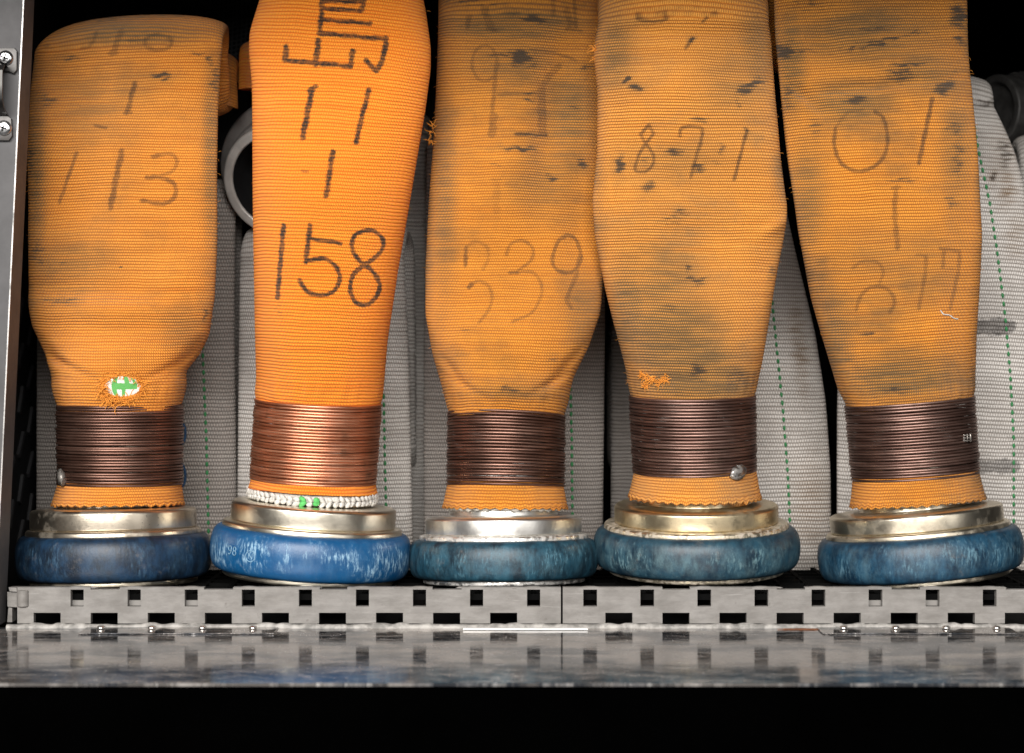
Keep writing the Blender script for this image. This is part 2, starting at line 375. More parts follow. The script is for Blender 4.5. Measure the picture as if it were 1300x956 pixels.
# ------------------------------------------------------------------ the compartment (setting)
ZD = -0.1500          # deck of the plastic floor tiles
ZG = -0.1455          # top of the plastic floor tiles
YF = -0.062           # their front face
ZS = -0.1690          # top of the metal sill
def struct_box(name, x0, x1, y0, y1, z0, z1, mat, bev=0.0):
    bm = bmesh.new(); box(bm, x0, x1, y0, y1, z0, z1)
    if bev: bevel(bm, bev, 3)
    return tag(bmo(name, bm, mat, smooth=bool(bev), auto=40 if bev else None), kind='structure')
XL, XR = -0.333, 0.42
struct_box('compartment_floor', XL, XR, YF+0.002, 0.45, -0.19, ZS-0.004, M['dark'])
struct_box('back_wall', XL, XR, 0.45, 0.47, -0.19, 0.36, M['dark'])
struct_box('ceiling', XL-0.1, XR+0.1, -0.06, 0.47, 0.36, 0.38, M['dark'])
sw = struct_box('side_wall_left', XL-0.02, XL, -0.05, 0.47, -0.19, 0.36, M['dark'])
struct_box('side_wall_right', XR, XR+0.02, -0.06, 0.47, -0.19, 0.36, M['dark'])
struct_box('sill_plate', -0.42, 0.42, -0.2475, YF+0.001, ZS-0.0016, ZS, M['sill'], 0.0005)
struct_box('black_filler_panel', -0.42, 0.42, -0.2450, -0.225, -0.32, ZS-0.0018, M['void'])  # made-up black panel filling the empty band under the sill
struct_box('added_shade_box', XL-0.1, XR+0.1, -0.25, -0.061, 0.257, 0.36, M['dark'])  # unseen overhang added to darken the tops of the hoses
# tread bars of the left side wall
bmT = bmesh.new()
box(bmT, 0, 0.0022, -0.010, 0.010, -0.002, 0.002); bevel(bmT, 0.0009, 1)
meT = bpy.data.meshes.new('tread_bar'); bmT.to_mesh(meT); bmT.free(); meT.materials.append(M['mesh_black'])
for i in range(7):
    for j in range(12):
        o = bpy.data.objects.new('tread_bar', meT); COL.objects.link(o); o.parent = sw
        o.location = (XL-0.0002, 0.0+0.026*i, -0.13+0.03*j+(0.015 if i % 2 else 0)); o.rotation_euler = (math.radians(60 if (i+j) % 2 else 48), 0, 0)

# ------------------------------------------------------------------ floor tiles
def cells(xs, zs, solid, y0, y1, swap=False):
    """plate made of cells; only boundary faces are made; swap: plate lies in XY with thickness in Z"""
    bm = bmesh.new(); cache = {}
    def V(i, k, d):
        key = (i, k, d)
        if key not in cache:
            cache[key] = bm.verts.new((xs[i], zs[k], (y0, y1)[d]) if swap else (xs[i], (y0, y1)[d], zs[k]))
        return cache[key]
    nx, nz = len(xs)-1, len(zs)-1
    sol = lambda i, k: 0 <= i < nx and 0 <= k < nz and solid(i, k)
    for i in range(nx):
        for k in range(nz):
            if not sol(i, k): continue
            bm.faces.new((V(i,k,0), V(i+1,k,0), V(i+1,k+1,0), V(i,k+1,0)))
            bm.faces.new((V(i,k,1), V(i,k+1,1), V(i+1,k+1,1), V(i+1,k,1)))
            if not sol(i-1, k): bm.faces.new((V(i,k,0), V(i,k+1,0), V(i,k+1,1), V(i,k,1)))
            if not sol(i+1, k): bm.faces.new((V(i+1,k,0), V(i+1,k,1), V(i+1,k+1,1), V(i+1,k+1,0)))
            if not sol(i, k-1): bm.faces.new((V(i,k,0), V(i,k,1), V(i+1,k,1), V(i+1,k,0)))
            if not sol(i, k+1): bm.faces.new((V(i,k+1,0), V(i+1,k+1,0), V(i+1,k+1,1), V(i,k+1,1)))
    return bm
zz = lambda py: Z_(py, YF)
xx = lambda px: X_(px, YF)
def floor_tile(px0, px1, holes, slots, notches, label):
    t = empty('floor_tile', (xx((px0+px1)/2), YF, zz(791.5)), label, 'floor tile', 'grey plastic floor tiles')
    ox, oz = t.location.x, t.location.z
    ev = sorted(set([px0, px1]+[e for h in holes+slots+notches for e in h]))
    ev = [e for e in ev if px0 <= e <= px1]
    ys = [791.5, 778, 770, 752, 748.5, 745.6]
    inside = lambda c, L_: any(a < c < b for a, b in L_)
    def solid(i, k):
        c = (ev[i]+ev[i+1])/2; y = (ys[k]+ys[k+1])/2
        if y > 778: return not inside(c, slots)
        if 748.5 < y < 770: return not inside(c, holes)
        if y < 752 and inside(c, notches): return False
        return True
    bm = cells([xx(e)-ox for e in ev], [zz(y)-oz for y in ys], solid, 0.0, 0.0050)
    bevel(bm, 0.00045, 2, 60)
    fw = bmo('front_wall', bm, M['plastic'], t, True, 40)
    # sunken ledge behind each notch
    bm = bmesh.new()
    for a, b in notches: box(bm, xx(max(a, px0))-ox+0.0003, xx(min(b, px1))-ox-0.0003, 0.0012, 0.0049, zz(754)-oz, zz(749.6)-oz)
    bmo('notch_ledge', bm, M['plastic'], t)
    # deck: grid of bars with square openings
    p = 72.5/S*k_(YF)/2
    x0, x1 = xx(px0)-ox+0.0006, xx(px1)-ox-0.0006
    nx = int(round((x1-x0)/p)); xs = []
    for i in range(nx): xs += [x0+(x1-x0)*i/nx, x0+(x1-x0)*(i+0.16)/nx]
    xs.append(x1)
    ysd = []; d0 = 0.0052
    for i in range(8): ysd += [d0+p*i, d0+p*(i+0.16)]
    ysd.append(d0+p*8)
    bm = cells(xs, ysd, lambda i, k: i % 2 == 0 or k % 2 == 0, ZD-oz-0.0035, ZD-oz, True)
    bmo('deck', bm, M['deck_black'], t)  # deck coloured near-black, unlike the grey front wall
    # feet under the deck
    h = ZD-oz-0.0037
    foot = bmesh.new(); box(foot, -0.0055, 0.0055, 0.0056, 0.012, 0.0005, zz(749)-oz-0.0045)
    mef = bpy.data.meshes.new('foot'); foot.to_mesh(mef); foot.free(); mef.materials.append(M['plastic'])
    for j, (a, b) in enumerate(holes[:3] if px0 < 100 else holes[-4:-2]):
        o = bpy.data.objects.new('foot', mef); COL.objects.link(o); o.parent = t; o.location = (xx((a+b)/2+2)-ox, 0.0, 0)
    # raised rounded lips above the holes and moulding flash along the top edge
    parts = []
    rnd = random.Random(px0)
    for a, b in holes:
        parts.append(ellipsoid((xx((a+b)/2)-ox, 0.002, ZG-oz-0.0003), ((b-a)/S*0.72, 0.0022, 0.0011), 14, 6, bump=0.05, rnd=rnd))
    for q in range(26):
        x = rnd.uniform(px0+6, px1-6)
        if inside(x, notches): continue
        parts.append(ellipsoid((xx(x)-ox, rnd.uniform(0, 0.003), ZG-oz-0.0003), (rnd.uniform(0.001, 0.006), 0.0006, rnd.uniform(0.0003, 0.0007)), 8, 5, bump=0.5, rnd=rnd))
    V, F = merge(parts); pyd('moulding_lip', V, F, M['plastic'], t)
    return t
PT = 72.45
h1 = [(89.5+PT*i, 106.2+PT*i) for i in range(9)]
s1 = [(42.6+PT*i+(0.0), 77+PT*i) for i in range(9)]
n1 = [(115, 152), (259, 296), (406, 441), (549, 586)]
tA = floor_tile(22, 712, h1, s1, n1, 'grey plastic grid floor tile under the bright blue ring coupling, broken lug at its end')
h2 = [(740.5+PT*i, 758+PT*i) for i in range(9)]
s2 = [(768.5+PT*i, 803+PT*i) for i in range(9)]
n2 = [(841, 876), (986, 1022), (1132, 1168), (1277, 1313)]
tB = floor_tile(714.5, 1400, h2, s2, n2, 'grey plastic grid floor tile under the golden brass collared coupling')
# broken lug on the end of the first tile
bm = bmesh.new(); ox, oz = tA.location.x, tA.location.z
box(bm, xx(9)-ox, xx(23)-ox, 0.002, 0.010, zz(771)-oz, zz(752)-oz); box(bm, xx(9)-ox, xx(14)-ox, 0.002, 0.012, zz(790)-oz, zz(772)-oz); box(bm, xx(12)-ox, xx(21)-ox, -0.0004, 0.006, zz(751.5)-oz, zz(746)-oz)
for v in bm.verts: v.co += Vector((random.uniform(-1, 1), random.uniform(-1, 1), random.uniform(-1, 1)))*0.0005
bevel(bm, 0.0008, 2)
bmo('connector_lug', bm, M['plastic'], tA, True, 50)
V, F = lathe(roundprof([(0, 0), (0.0036, 0), (0.0036, 0.0095), (0, 0.0095)], 0.0006), 24, Matrix.Translation((xx(29)-ox, 0.0008, zz(770)-oz)))
pyd('lug_pin', V, F, M['plastic'], tA)

# ------------------------------------------------------------------ sealant bead
rnd = random.Random(3)
nx_, na = 1300, 14
xs = np.linspace(X_(8, YF-0.003), 0.42, nx_)
pxs = CX+xs*S/k_(YF-0.003)
lump = np.zeros(nx_)
for c in np.arange(30, 1400, 1):
    pass
for i in range(20):
    b0 = 205+PT*2*(i-1)
    for off, hgt, wd in ((-12, 1.0, 9), (14, 0.85, 8), (44, 0.8, 7)):
        c = b0+off+rnd.uniform(-4, 4); lump += hgt*rnd.uniform(0.5, 1.1)*np.exp(-((pxs-c)/(wd*rnd.uniform(0.8, 1.4)))**4)
ns = np.convolve(np.random.randn(nx_+40), np.hanning(13)/6, 'same')[20:-20]
hh = 0.0025+0.0010*np.clip(lump, 0, 1.2)+0.00028*ns
th = np.linspace(0, PI, na)
P = np.zeros((nx_, na, 3))
dep = 0.0030+0.0004*np.convolve(np.random.randn(nx_+40), np.hanning(25)/10, 'same')[20:-20]
for j, t in enumerate(th):
    P[:, j, 0] = xs
    P[:, j, 1] = YF-0.0012-np.cos(t)*dep
    P[:, j, 2] = ZS-0.0004+np.sin(t)**0.6*hh
o = link('sealant_bead', grid_mesh('sealant_bead', P), M['caulk']); tag(o, 'lumpy off white sealant bead run along the foot of the floor tiles', 'sealant')

# ------------------------------------------------------------------ riveted strips, tape and rust on the sill
def rivet_strip(px0, px1, rivs, label):
    y1 = YF-0.0050; y0 = -0.0905
    t = empty('riveted_strip', (X_((px0+px1)/2, -0.075), -0.078, ZS), label, 'metal strip', 'riveted strips on the sill')
    x0 = X_(px0, y0)-t.location.x; x1 = X_(px1, y0)-t.location.x
    bm = bmesh.new(); box(bm, x0, x1, y0+0.078, y1+0.078, 0.0003, 0.0009); bevel(bm, 0.00016, 1)
    bmo('strip_plate', bm, M['sill'], t, False)
    for r in rivs:
        V, F = lathe(roundprof([(0.0, 0.0012), (0.0026, 0.0012), (0.0024, 0.0024), (0.0012, 0.0031), (0, 0.0033)], 0.0008), 20, Matrix.Translation((X_(r, -0.074)-t.location.x, 0.004, -0.0001)))
        pyd('rivet', V, F, M['rivet'], t)
rivet_strip(99, 347, (128, 192.5, 257, 321), 'riveted metal strip on the sill below the bright blue ring coupling')
rivet_strip(1045, 1294, (1071, 1137, 1201, 1265), 'riveted metal strip on the sill beside the rust stain')
bm = bmesh.new(); box(bm, X_(588, -0.073), X_(746, -0.073), -0.0745, -0.0705, ZS+0.0003, ZS+0.0012); bevel(bm, 0.0003, 1)
tag(bmo('thin_white_strip', bm, M['stripe']), 'thin white strip lying on the metal sill', 'stripe')  # thin white bar laid along the sill
bm = bmesh.new()
r = random.Random(5); pts = []
for i in range(36):
    a = 2*PI*i/36; rr = r.uniform(0.6, 1.1); pts.append((X_(1016, -0.071)+0.013*rr*math.cos(a), -0.0705+0.0028*rr*math.sin(a)))
vs = [bm.verts.new((x, y, ZS+0.00025)) for x, y in pts]; vt = [bm.verts.new((x, y, ZS+0.00045)) for x, y in pts]
bm.faces.new(vt)
for i in range(36): bm.faces.new((vs[i], vs[(i+1) % 36], vt[(i+1) % 36], vt[i]))
tag(bmo('rust_stain', bm, M['rust']), 'small orange rust crust on the sill beside the sealant', 'rust')

# ------------------------------------------------------------------ door post with bracket
post = empty('door_post', W(8, 797, -0.075), 'grey metal door post with a bright worn edge', 'door post')
tilt = math.atan2(27, 580)
zt, zb = 0.30, 0.0
def post_box(x0, x1, y0, y1, name, mat, bev):
    bm = bmesh.new(); box(bm, x0, x1, y0, y1, zb, zt+0.11); bevel(bm, bev, 3)
    for v in bm.verts: v.co.x += v.co.z*math.tan(tilt)
    return bmo(name, bm, mat, post, True, 50)
e0 = X_(-7, -0.075)-post.location.x
post_box(-0.14, e0, 0.0, 0.0245, 'post_face', M['post'], 0.0008)
post_box(e0-0.0004, e0+0.0003, -0.0003, 0.0006, 'worn_edge', M['post_edge'], 0.0004)

br = empty('latch_bracket', W(-4, 120, -0.080), 'steel strap bracket fixed with two crosshead screws to the door post', 'bracket')
def loc_(px, py, Y): return W(px, py, Y)-br.location
def brk(name, pts, y0, y1, mat, bev):
    bm = bmesh.new()
    vs = [bm.verts.new((loc_(px, py, -0.08).x, y0, loc_(px, py, -0.08).z)) for px, py in pts]
    f = bm.faces.new(vs); ex = bmesh.ops.extrude_face_region(bm, geom=[f])
    for v in ex['geom']:
        if isinstance(v, bmesh.types.BMVert): v.co.y = y1
    bevel(bm, bev, 2)
    return bmo(name, bm, mat, br, True, 40)
brk('plate', [(-40, 60), (17, 60), (20, 64), (20, 88), (16, 93), (10, 90), (-40, 92)], 0.0049, 0.0022, M['steel_dark'], 0.0006)
brk('plate', [(-40, 146), (8, 146), (13, 150), (14, 172), (10, 178), (-40, 178)], 0.0049, 0.0022, M['steel_dark'], 0.0006)
P_ = [(-16, 84, 0.002), (-16, 84, -0.006), (-16, 92, -0.0105), (-16, 110, -0.011), (-16, 128, -0.011), (-16, 138, -0.008), (-16, 147, 0.0021)]
bm = bmesh.new(); prev = None
for (px, py, y) in P_:
    a = loc_(-40, py, -0.08); b = loc_(9, py, -0.08)
    row = [bm.verts.new((a.x, y, a.z)), bm.verts.new((b.x, y, b.z)), bm.verts.new((b.x, y+0.002, b.z)), bm.verts.new((a.x, y+0.002, a.z))]
    if prev:
        for i in range(4): bm.faces.new((prev[i], prev[(i+1) % 4], row[(i+1) % 4], row[i]))
    prev = row
bevel(bm, 0.0005, 2); bmo('strap', bm, M['steel_dark'], br, True, 45)
for (px, py) in ((6, 73), (4, 162)):
    c = loc_(px, py, -0.08)
    Mx = Matrix.Translation((c.x, 0.0022, c.z)) @ Matrix.Rotation(PI/2, 4, 'X')
    V, F = lathe(roundprof([(0.0045, 0), (0.0045, 0.0004), (0.0043, 0.0012), (0.003, 0.0021), (0, 0.0025)], 0.0006), 32, Mx)
    s = pyd('screw', V, F, M['screw'], br)
    for rot in (0.35, 0.35+PI/2):
        bm = bmesh.new(); box(bm, -0.0022, 0.0022, -0.0006, 0.0002, -0.00045, 0.00045)
        bmesh.ops.transform(bm, matrix=Matrix.Translation((c.x, 0.0022-0.00225, c.z)) @ Matrix.Rotation(rot, 4, 'Y'), verts=bm.verts[:])
        bmo('slot', bm, M['slot'], s)

# ------------------------------------------------------------------ hoses
PERIM = 2*PI*0.0395
def solve_b(a):
    lo, hi = 0.0, 0.06
    for _ in range(40):
        b = (lo+hi)/2; p = PI*(3*(a+b)-math.sqrt((3*a+b)*(a+3*b)))
        if p > PERIM: hi = b
        else: lo = b
    return (lo+hi)/2
def seg_dist(px, py, pts):
    d = np.full(px.shape, 1e9)
    for (x0, y0), (x1, y1) in zip(pts[:-1], pts[1:]):
        dx, dy = x1-x0, y1-y0; L2 = dx*dx+dy*dy+1e-9
        t = np.clip(((px-x0)*dx+(py-y0)*dy)/L2, 0, 1)
        d = np.minimum(d, np.hypot(px-x0-t*dx, py-y0-t*dy))
    return d
class Hose:
    """flat woven hose swept along a path that rises, folds back over the top, drops behind and turns up again"""
    def __init__(s, L, R, y_bot, y_top, Yc, slope, arcR=0.016, bmin=0.012, nexp=2.15, turn=330, tip=None, step=1.2, ncf=200, ncb=44, fixb=None, back_dx=0.0, legs=True, sig=9.0, endpitch=0.0):
        s.Yc_pts = Yc; s.slope_pts = slope
        ys = np.arange(y_bot, y_top, -step)
        Yc_f = smooth_interp(Yc, ys, 20); sl_f = smooth_interp(slope, ys, 20)
        l = smooth_interp(L, ys, sig); r = smooth_interp(R, ys, sig)
        s.fy, s.fl, s.fr, s.fYc = ys, l, r, Yc_f
        a = (r-l)/2/S*k_(Yc_f); xc = ((r+l)/2-CX)/S*k_(Yc_f)
        b = np.array([max(bmin, solve_b(q)) for q in a]) if fixb is None else np.full(len(a), fixb)
        b = np.where(ys > y_bot-26, np.minimum(b, a-0.0008), b); b = np.minimum(b, a+0.002)
        kb = np.exp(-0.5*(np.arange(-20, 21)/5.0)**2); kb /= kb.sum(); b = np.convolve(np.pad(b, 20, mode='edge'), kb, 'valid')
        Z = (CY-ys)/S*k_(Yc_f-b*0.8)
        Yp = list(Yc_f); Zp = list(Z); A = list(a); XC = list(xc); B = list(b); PH = [0.0]*len(ys); SL = list(sl_f)
        nfront = len(ys)
        # fold over the top
        y0, z0, a0, x0, b0, sl0 = Yp[-1], Zp[-1], A[-1], XC[-1], B[-1], SL[-1]
        n = 44
        for i in range(1, n+1):
            ph = PI*i/n; e = math.sin(ph/2)**2 if ph < PI else 1
            Yp.append(y0+arcR*(1-math.cos(ph))); Zp.append(z0+arcR*math.sin(ph)); PH.append(ph); B.append(b0*(1-0.15*math.sin(ph))); SL.append(sl0)
            if tip:
                q = min(1, ph/(PI/2)); q = q*q*(3-2*q) if ph <= PI/2 else 1
                tl, tr = tip; yy_ = y0+arcR
                ta = (tr-tl)/2/S*k_(yy_); tx = ((tr+tl)/2-CX)/S*k_(yy_)
                if ph > PI/2:
                    q2 = (ph-PI/2)/(PI/2); ta = ta*(1-q2)+a0*q2; tx = tx*(1-q2)+(x0+back_dx)*q2
                A.append(a0*(1-q)+ta*q); XC.append(x0*(1-q)+tx*q)
            else: A.append(a0); XC.append(x0+back_dx*i/n)
        if legs:
            zt_ = Z_(turn, Yp[-1]); za = Zp[-1]; ya = Yp[-1]; m = 30
            for i in range(1, m+1):
                t = i/m; Zp.append(za+(zt_-za)*t); Yp.append(ya+0.006*t); PH.append(PI); A.append(A[-1]); XC.append(XC[-1]); B.append(b0); SL.append(SL[-1]*0.9)
            yb, zb_ = Yp[-1], Zp[-1]; r2 = max(arcR, b0+0.003)
            for i in range(1, 17):
                ph = PI-PI*i/16; Yp.append(yb+r2*(1+math.cos(ph))); Zp.append(zb_-r2*math.sin(ph)); PH.append(ph); A.append(A[-1]); XC.append(XC[-1]); B.append(b0); SL.append(SL[-1])
            for i in range(1, 9):
                if Zp[-1]+0.015 > z0-0.02: break
                Zp.append(Zp[-1]+0.015); Yp.append(Yp[-1]+0.0005); PH.append(0.0); A.append(A[-1]); XC.append(XC[-1]); B.append(b0); SL.append(SL[-1])
        Yp, Zp, A, XC, B, PH, SL = map(np.array, (Yp, Zp, A, XC, B, PH, SL))
        # cross-section
        t1 = np.linspace(PI, 0, ncf)            # front: left edge -> right edge, cy<0
        t2 = np.linspace(0, -PI, ncb)[1:]       # back
        # wrap so that the seam lies at the middle of the back
        t2a, t2b = t2[:len(t2)//2+1], t2[len(t2)//2:]
        t = np.concatenate([t2b+2*PI, t1, t2a])
        ct, st = np.cos(t), np.sin(t)
        nr_ = np.full(len(PH), nexp)
        if fixb is None:
            q_ = np.clip((y_bot-14-ys)/110.0, 0, 1); nr_[:nfront] = 2+(nexp-2)*q_*q_*(3-2*q_)
        e_ = (2/nr_)[:, None]
        cx = np.sign(ct)[None]*np.abs(ct)[None]**e_; cy = -np.sign(st)[None]*np.abs(st)[None]**e_
        s.cx = cx
        Xg = XC[:, None]+A[:, None]*cx
        off = B[:, None]*(-cy)          # distance along the front normal
        Yg = Yp[:, None]-np.cos(PH)[:, None]*off
        Zg = Zp[:, None]+np.sin(PH)[:, None]*off+SL[:, None]*(A[:, None]*cx)
        fade = np.zeros(len(PH)); fade[:nfront] = np.exp(-((y_bot-ys)/70.0)**2)
        Zg = Zg+math.tan(math.radians(endpitch))*(B[:, None]-off)*fade[:, None]
        s.PHg = np.broadcast_to(PH[:, None], Xg.shape)
        s.P = np.stack([Xg, Yg, Zg], -1)
        dl = np.sqrt(np.diff(Yp)**2+np.diff(Zp)**2); v = np.concatenate([[0], np.cumsum(dl)])
        du = np.sqrt((A[:, None]*np.diff(cx, axis=1))**2+(B[:, None]*np.diff(cy, axis=1))**2)
        u = np.concatenate([np.zeros((len(A), 1)), np.cumsum(du, 1)], 1); u = u/u[:, -1:]*PERIM; u -= u[:, [u.shape[1]//2]]
        s.UV = np.stack([u, np.broadcast_to(v[:, None], u.shape)], -1)
        s.front = (cy < 0.25) & (s.PHg < 2.2) & (np.arange(len(PH))[:, None] < nfront+44)
        s.proj()
        s.ink = np.zeros(Xg.shape); s.dirt = np.zeros(Xg.shape); s.soft = np.zeros(Xg.shape)
    def proj(s):
        k = 1+s.P[..., 1]/DIST
        s.px = CX+S*s.P[..., 0]/k; s.py = CY-S*s.P[..., 2]/k
    def dent(s, px, py, rx, ry, amp, ang=0.0):
        c, q = math.cos(ang), math.sin(ang); dx, dy = s.px-px, s.py-py
        u = (dx*c+dy*q)/rx; v = (-dx*q+dy*c)/ry
        g = amp*np.exp(-u*u-v*v)*s.front
        s.P[..., 1] -= np.cos(s.PHg)*g; s.P[..., 2] += np.sin(s.PHg)*g
    def pucker(s, seed, amp=0.0008):
        r = np.random.RandomState(seed); y0 = s.py.max(); fade = np.exp(-((s.fy[0]-s.py)/32.0)**2)*s.front*np.clip((s.fy[0]-s.py-10)/14.0, 0, 1)
        g = sum(np.sin(s.UV[..., 0]*2*PI*f_+r.rand()*6.3)*r.uniform(0.5, 1.0) for f_ in (42, 67, 95, 131))*amp*0.5*fade
        s.P[..., 1] -= g
    def ripple(s, amp, seed, sx=60, sy=45):
        r = np.random.RandomState(seed)
        g = np.zeros_like(s.px)
        for i in range(14):
            kx, ky = r.randn()*1.0/sx, r.randn()*1.0/sy
            g += np.sin(kx*s.px+ky*s.py+r.rand()*6.3)*amp/3.0
        s.P[..., 1] -= np.cos(s.PHg)*g*s.front
    def stroke(s, pts, wd=6.0, k=0.9, curve=False, off=(0, 0), sc=1.0):
        pts = np.array([(off[0]+p[0]/sc, off[1]+p[1]/sc) for p in pts], float)
        if curve: pts = catmull(pts, 6)
        m = s.front & (s.px > pts[:, 0].min()-20) & (s.px < pts[:, 0].max()+20) & (s.py > pts[:, 1].min()-20) & (s.py < pts[:, 1].max()+20)
        d = seg_dist(s.px[m], s.py[m], pts)
        wv = 1+0.16*np.sin(s.py[m]*0.31+s.px[m]*0.17)+0.14*np.sin(s.py[m]*0.83-s.px[m]*0.55)
        k = min(1.0, k*(1.12 if k > 0.88 else 0.92)); g = k*np.clip((wd/2*wv+1.2-d)/1.8, 0, 1)*(0.92+0.08*np.sin(s.py[m]*0.21+s.px[m]*0.13))
        s.ink[m] = np.maximum(s.ink[m], g)
    def ell(s, c, rx, ry, wd=5, k=0.6, off=(0, 0), sc=1.0, a0=0, a1=2*PI):
        s.stroke([(c[0]+rx*math.cos(a), c[1]+ry*math.sin(a)) for a in np.linspace(a0, a1, 30)], wd, k, False, off, sc)
    def smear(s, c, rx, ry, k=0.8, ang=0.0, off=(0, 0), sc=1.0, ink=False):
        x0, y0 = off[0]+c[0]/sc, off[1]+c[1]/sc; rx, ry = rx/sc, ry/sc
        ca, sa = math.cos(ang), math.sin(ang); dx, dy = s.px-x0, s.py-y0
        r_ = np.random.RandomState(int(abs(x0*7+y0*13)) % 100000)
        if rx*ry < 1200:
            row = np.clip(((s.py+0.02*s.px+400)/3.7).astype(int), 0, 399); sh = r_.uniform(-0.24, 0.24, 400)[row]; am = r_.uniform(0.55, 1.2, 400)[row]
            dx = dx+sh*rx+2.0*np.sin(s.py*0.4+x0); dy = dy+1.2*np.sin(s.px*0.3+y0)
        else: am = 1.0
        u = (dx*ca+dy*sa)/rx; v = (-dx*sa+dy*ca)/ry
        g = k*np.exp(-(u*u+v*v)**1.2)*s.front*am
        if ink: s.ink = np.maximum(s.ink, g)
        elif (k < 0.62 and rx*ry > 250) or rx*ry > 1200: s.soft = np.maximum(s.soft, g*1.2)
        else:
            s.dirt = np.maximum(s.dirt, g)
            if k > 0.5: s.soft = np.maximum(s.soft, 0.45*k*np.exp(-((u/2.1)**2+(v/2.4)**2))*s.front)
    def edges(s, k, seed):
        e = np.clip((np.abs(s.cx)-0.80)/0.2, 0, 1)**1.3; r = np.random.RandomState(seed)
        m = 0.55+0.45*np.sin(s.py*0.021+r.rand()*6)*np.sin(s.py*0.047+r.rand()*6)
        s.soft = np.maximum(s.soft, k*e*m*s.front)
    def surf(s, px, py, lift=0.0):
        """point on the front surface seen at photo pixel (px, py)"""
        m = s.front; d = np.where(m, (s.px-px)**2+(s.py-py)**2, 1e9); i = np.unravel_index(np.argmin(d), d.shape)
        p = s.P[i].copy(); Y = p[1]-lift
        return np.array([X_(px, Y), Y, Z_(py, Y)])
    def build(s, name, mat, parent):
        Q = s.P-np.array(parent.location)[None, None, :]
        return link(name, grid_mesh(name, Q, s.UV, {'ink': s.ink, 'dirt': s.dirt, 'soft': s.soft}), mat, parent)

def coupling_frame(px, r_plate, pitch, roll):
    """base centre and rotation of a coupling standing on the tiles"""
    th, ph = math.radians(pitch), math.radians(roll)
    R = Matrix.Rotation(ph, 4, 'Y') @ Matrix.Rotation(th, 4, 'X')
    n = R @ Vector((0, 0, 1)); lift = r_plate*math.sqrt(max(0, 1-n.z*n.z))
    return R, Vector((X_(px, 0), 0.0, ZG+lift-0.0003))

def belt_lathe(name, prof, parent, mat, Mx, wob=None, n=160):
    V, F = lathe(prof, n, Mx, wob)
    o = pyd(name, V, F, mat, parent)
    at = o.data.attributes.new('belt', 'FLOAT', 'POINT')
    z0, z1 = prof[0][1], prof[-1][1]; vals = []
    for (r, z) in prof:
        t = (z-z0)/(z1-z0); vals += [max(0, 1-abs(2*t-1)**2.2)]*n
    at.data.foreach_set('value', np.array(vals, np.float32))
    return o

def wire_wrap(name, parent, mat, c0, c1, r0, r1, roll0, roll1, pitch0, pitch1, turns, seed):
    """one continuous wire wound from c0 (bottom) to c1 (top)"""
    rs = np.random.RandomState(seed); spt = 84
    n = turns*spt; q = np.arange(n+1); a = q/spt*2*PI-PI; t = q/n
    # near-level turns with a quick step over to the next one at the back
    fr = (q % spt)/spt; lev = (q//spt)+np.clip((fr-0.92)/0.08, 0, 1)
    lev = np.clip(lev/turns, 0, 1)
    jit = np.repeat(rs.randn(turns+2)*0.00012, spt)[:n+1]
    rj = np.repeat(rs.randn(turns+2)*0.00022, spt)[:n+1]+0.00012*np.sin(a*1.0+rs.rand()*6)
    rr = r0+(r1-r0)*lev+rj
    C = np.array(c0)[None]*(1-lev)[:, None]+np.array(c1)[None]*lev[:, None]
    dx = rr*np.sin(a); dy = -rr*np.cos(a)
    ro = np.radians(roll0+(roll1-roll0)*lev); pi_ = np.radians(pitch0+(pitch1-pitch0)*lev)
    dz = -dx*np.tan(ro)+dy*np.tan(pi_)+jit
    P = C+np.stack([dx, dy, dz], -1)
    wr = np.linalg.norm(np.array(c1)-np.array(c0))/turns*0.5*0.93
    V, F = tube_np(P-np.array(parent.location)[None], wr, 8)
    me = bpy.data.meshes.new(name)
    me.vertices.add(len(V)); me.vertices.foreach_set('co', V.astype(np.float32).ravel())
    me.loops.add(F.size); me.loops.foreach_set('vertex_index', F.ravel().astype(np.int32))
    me.polygons.add(len(F)); me.polygons.foreach_set('loop_start', (np.arange(len(F))*4).astype(np.int32)); me.update(calc_edges=True)
    return link(name, me, mat, parent)

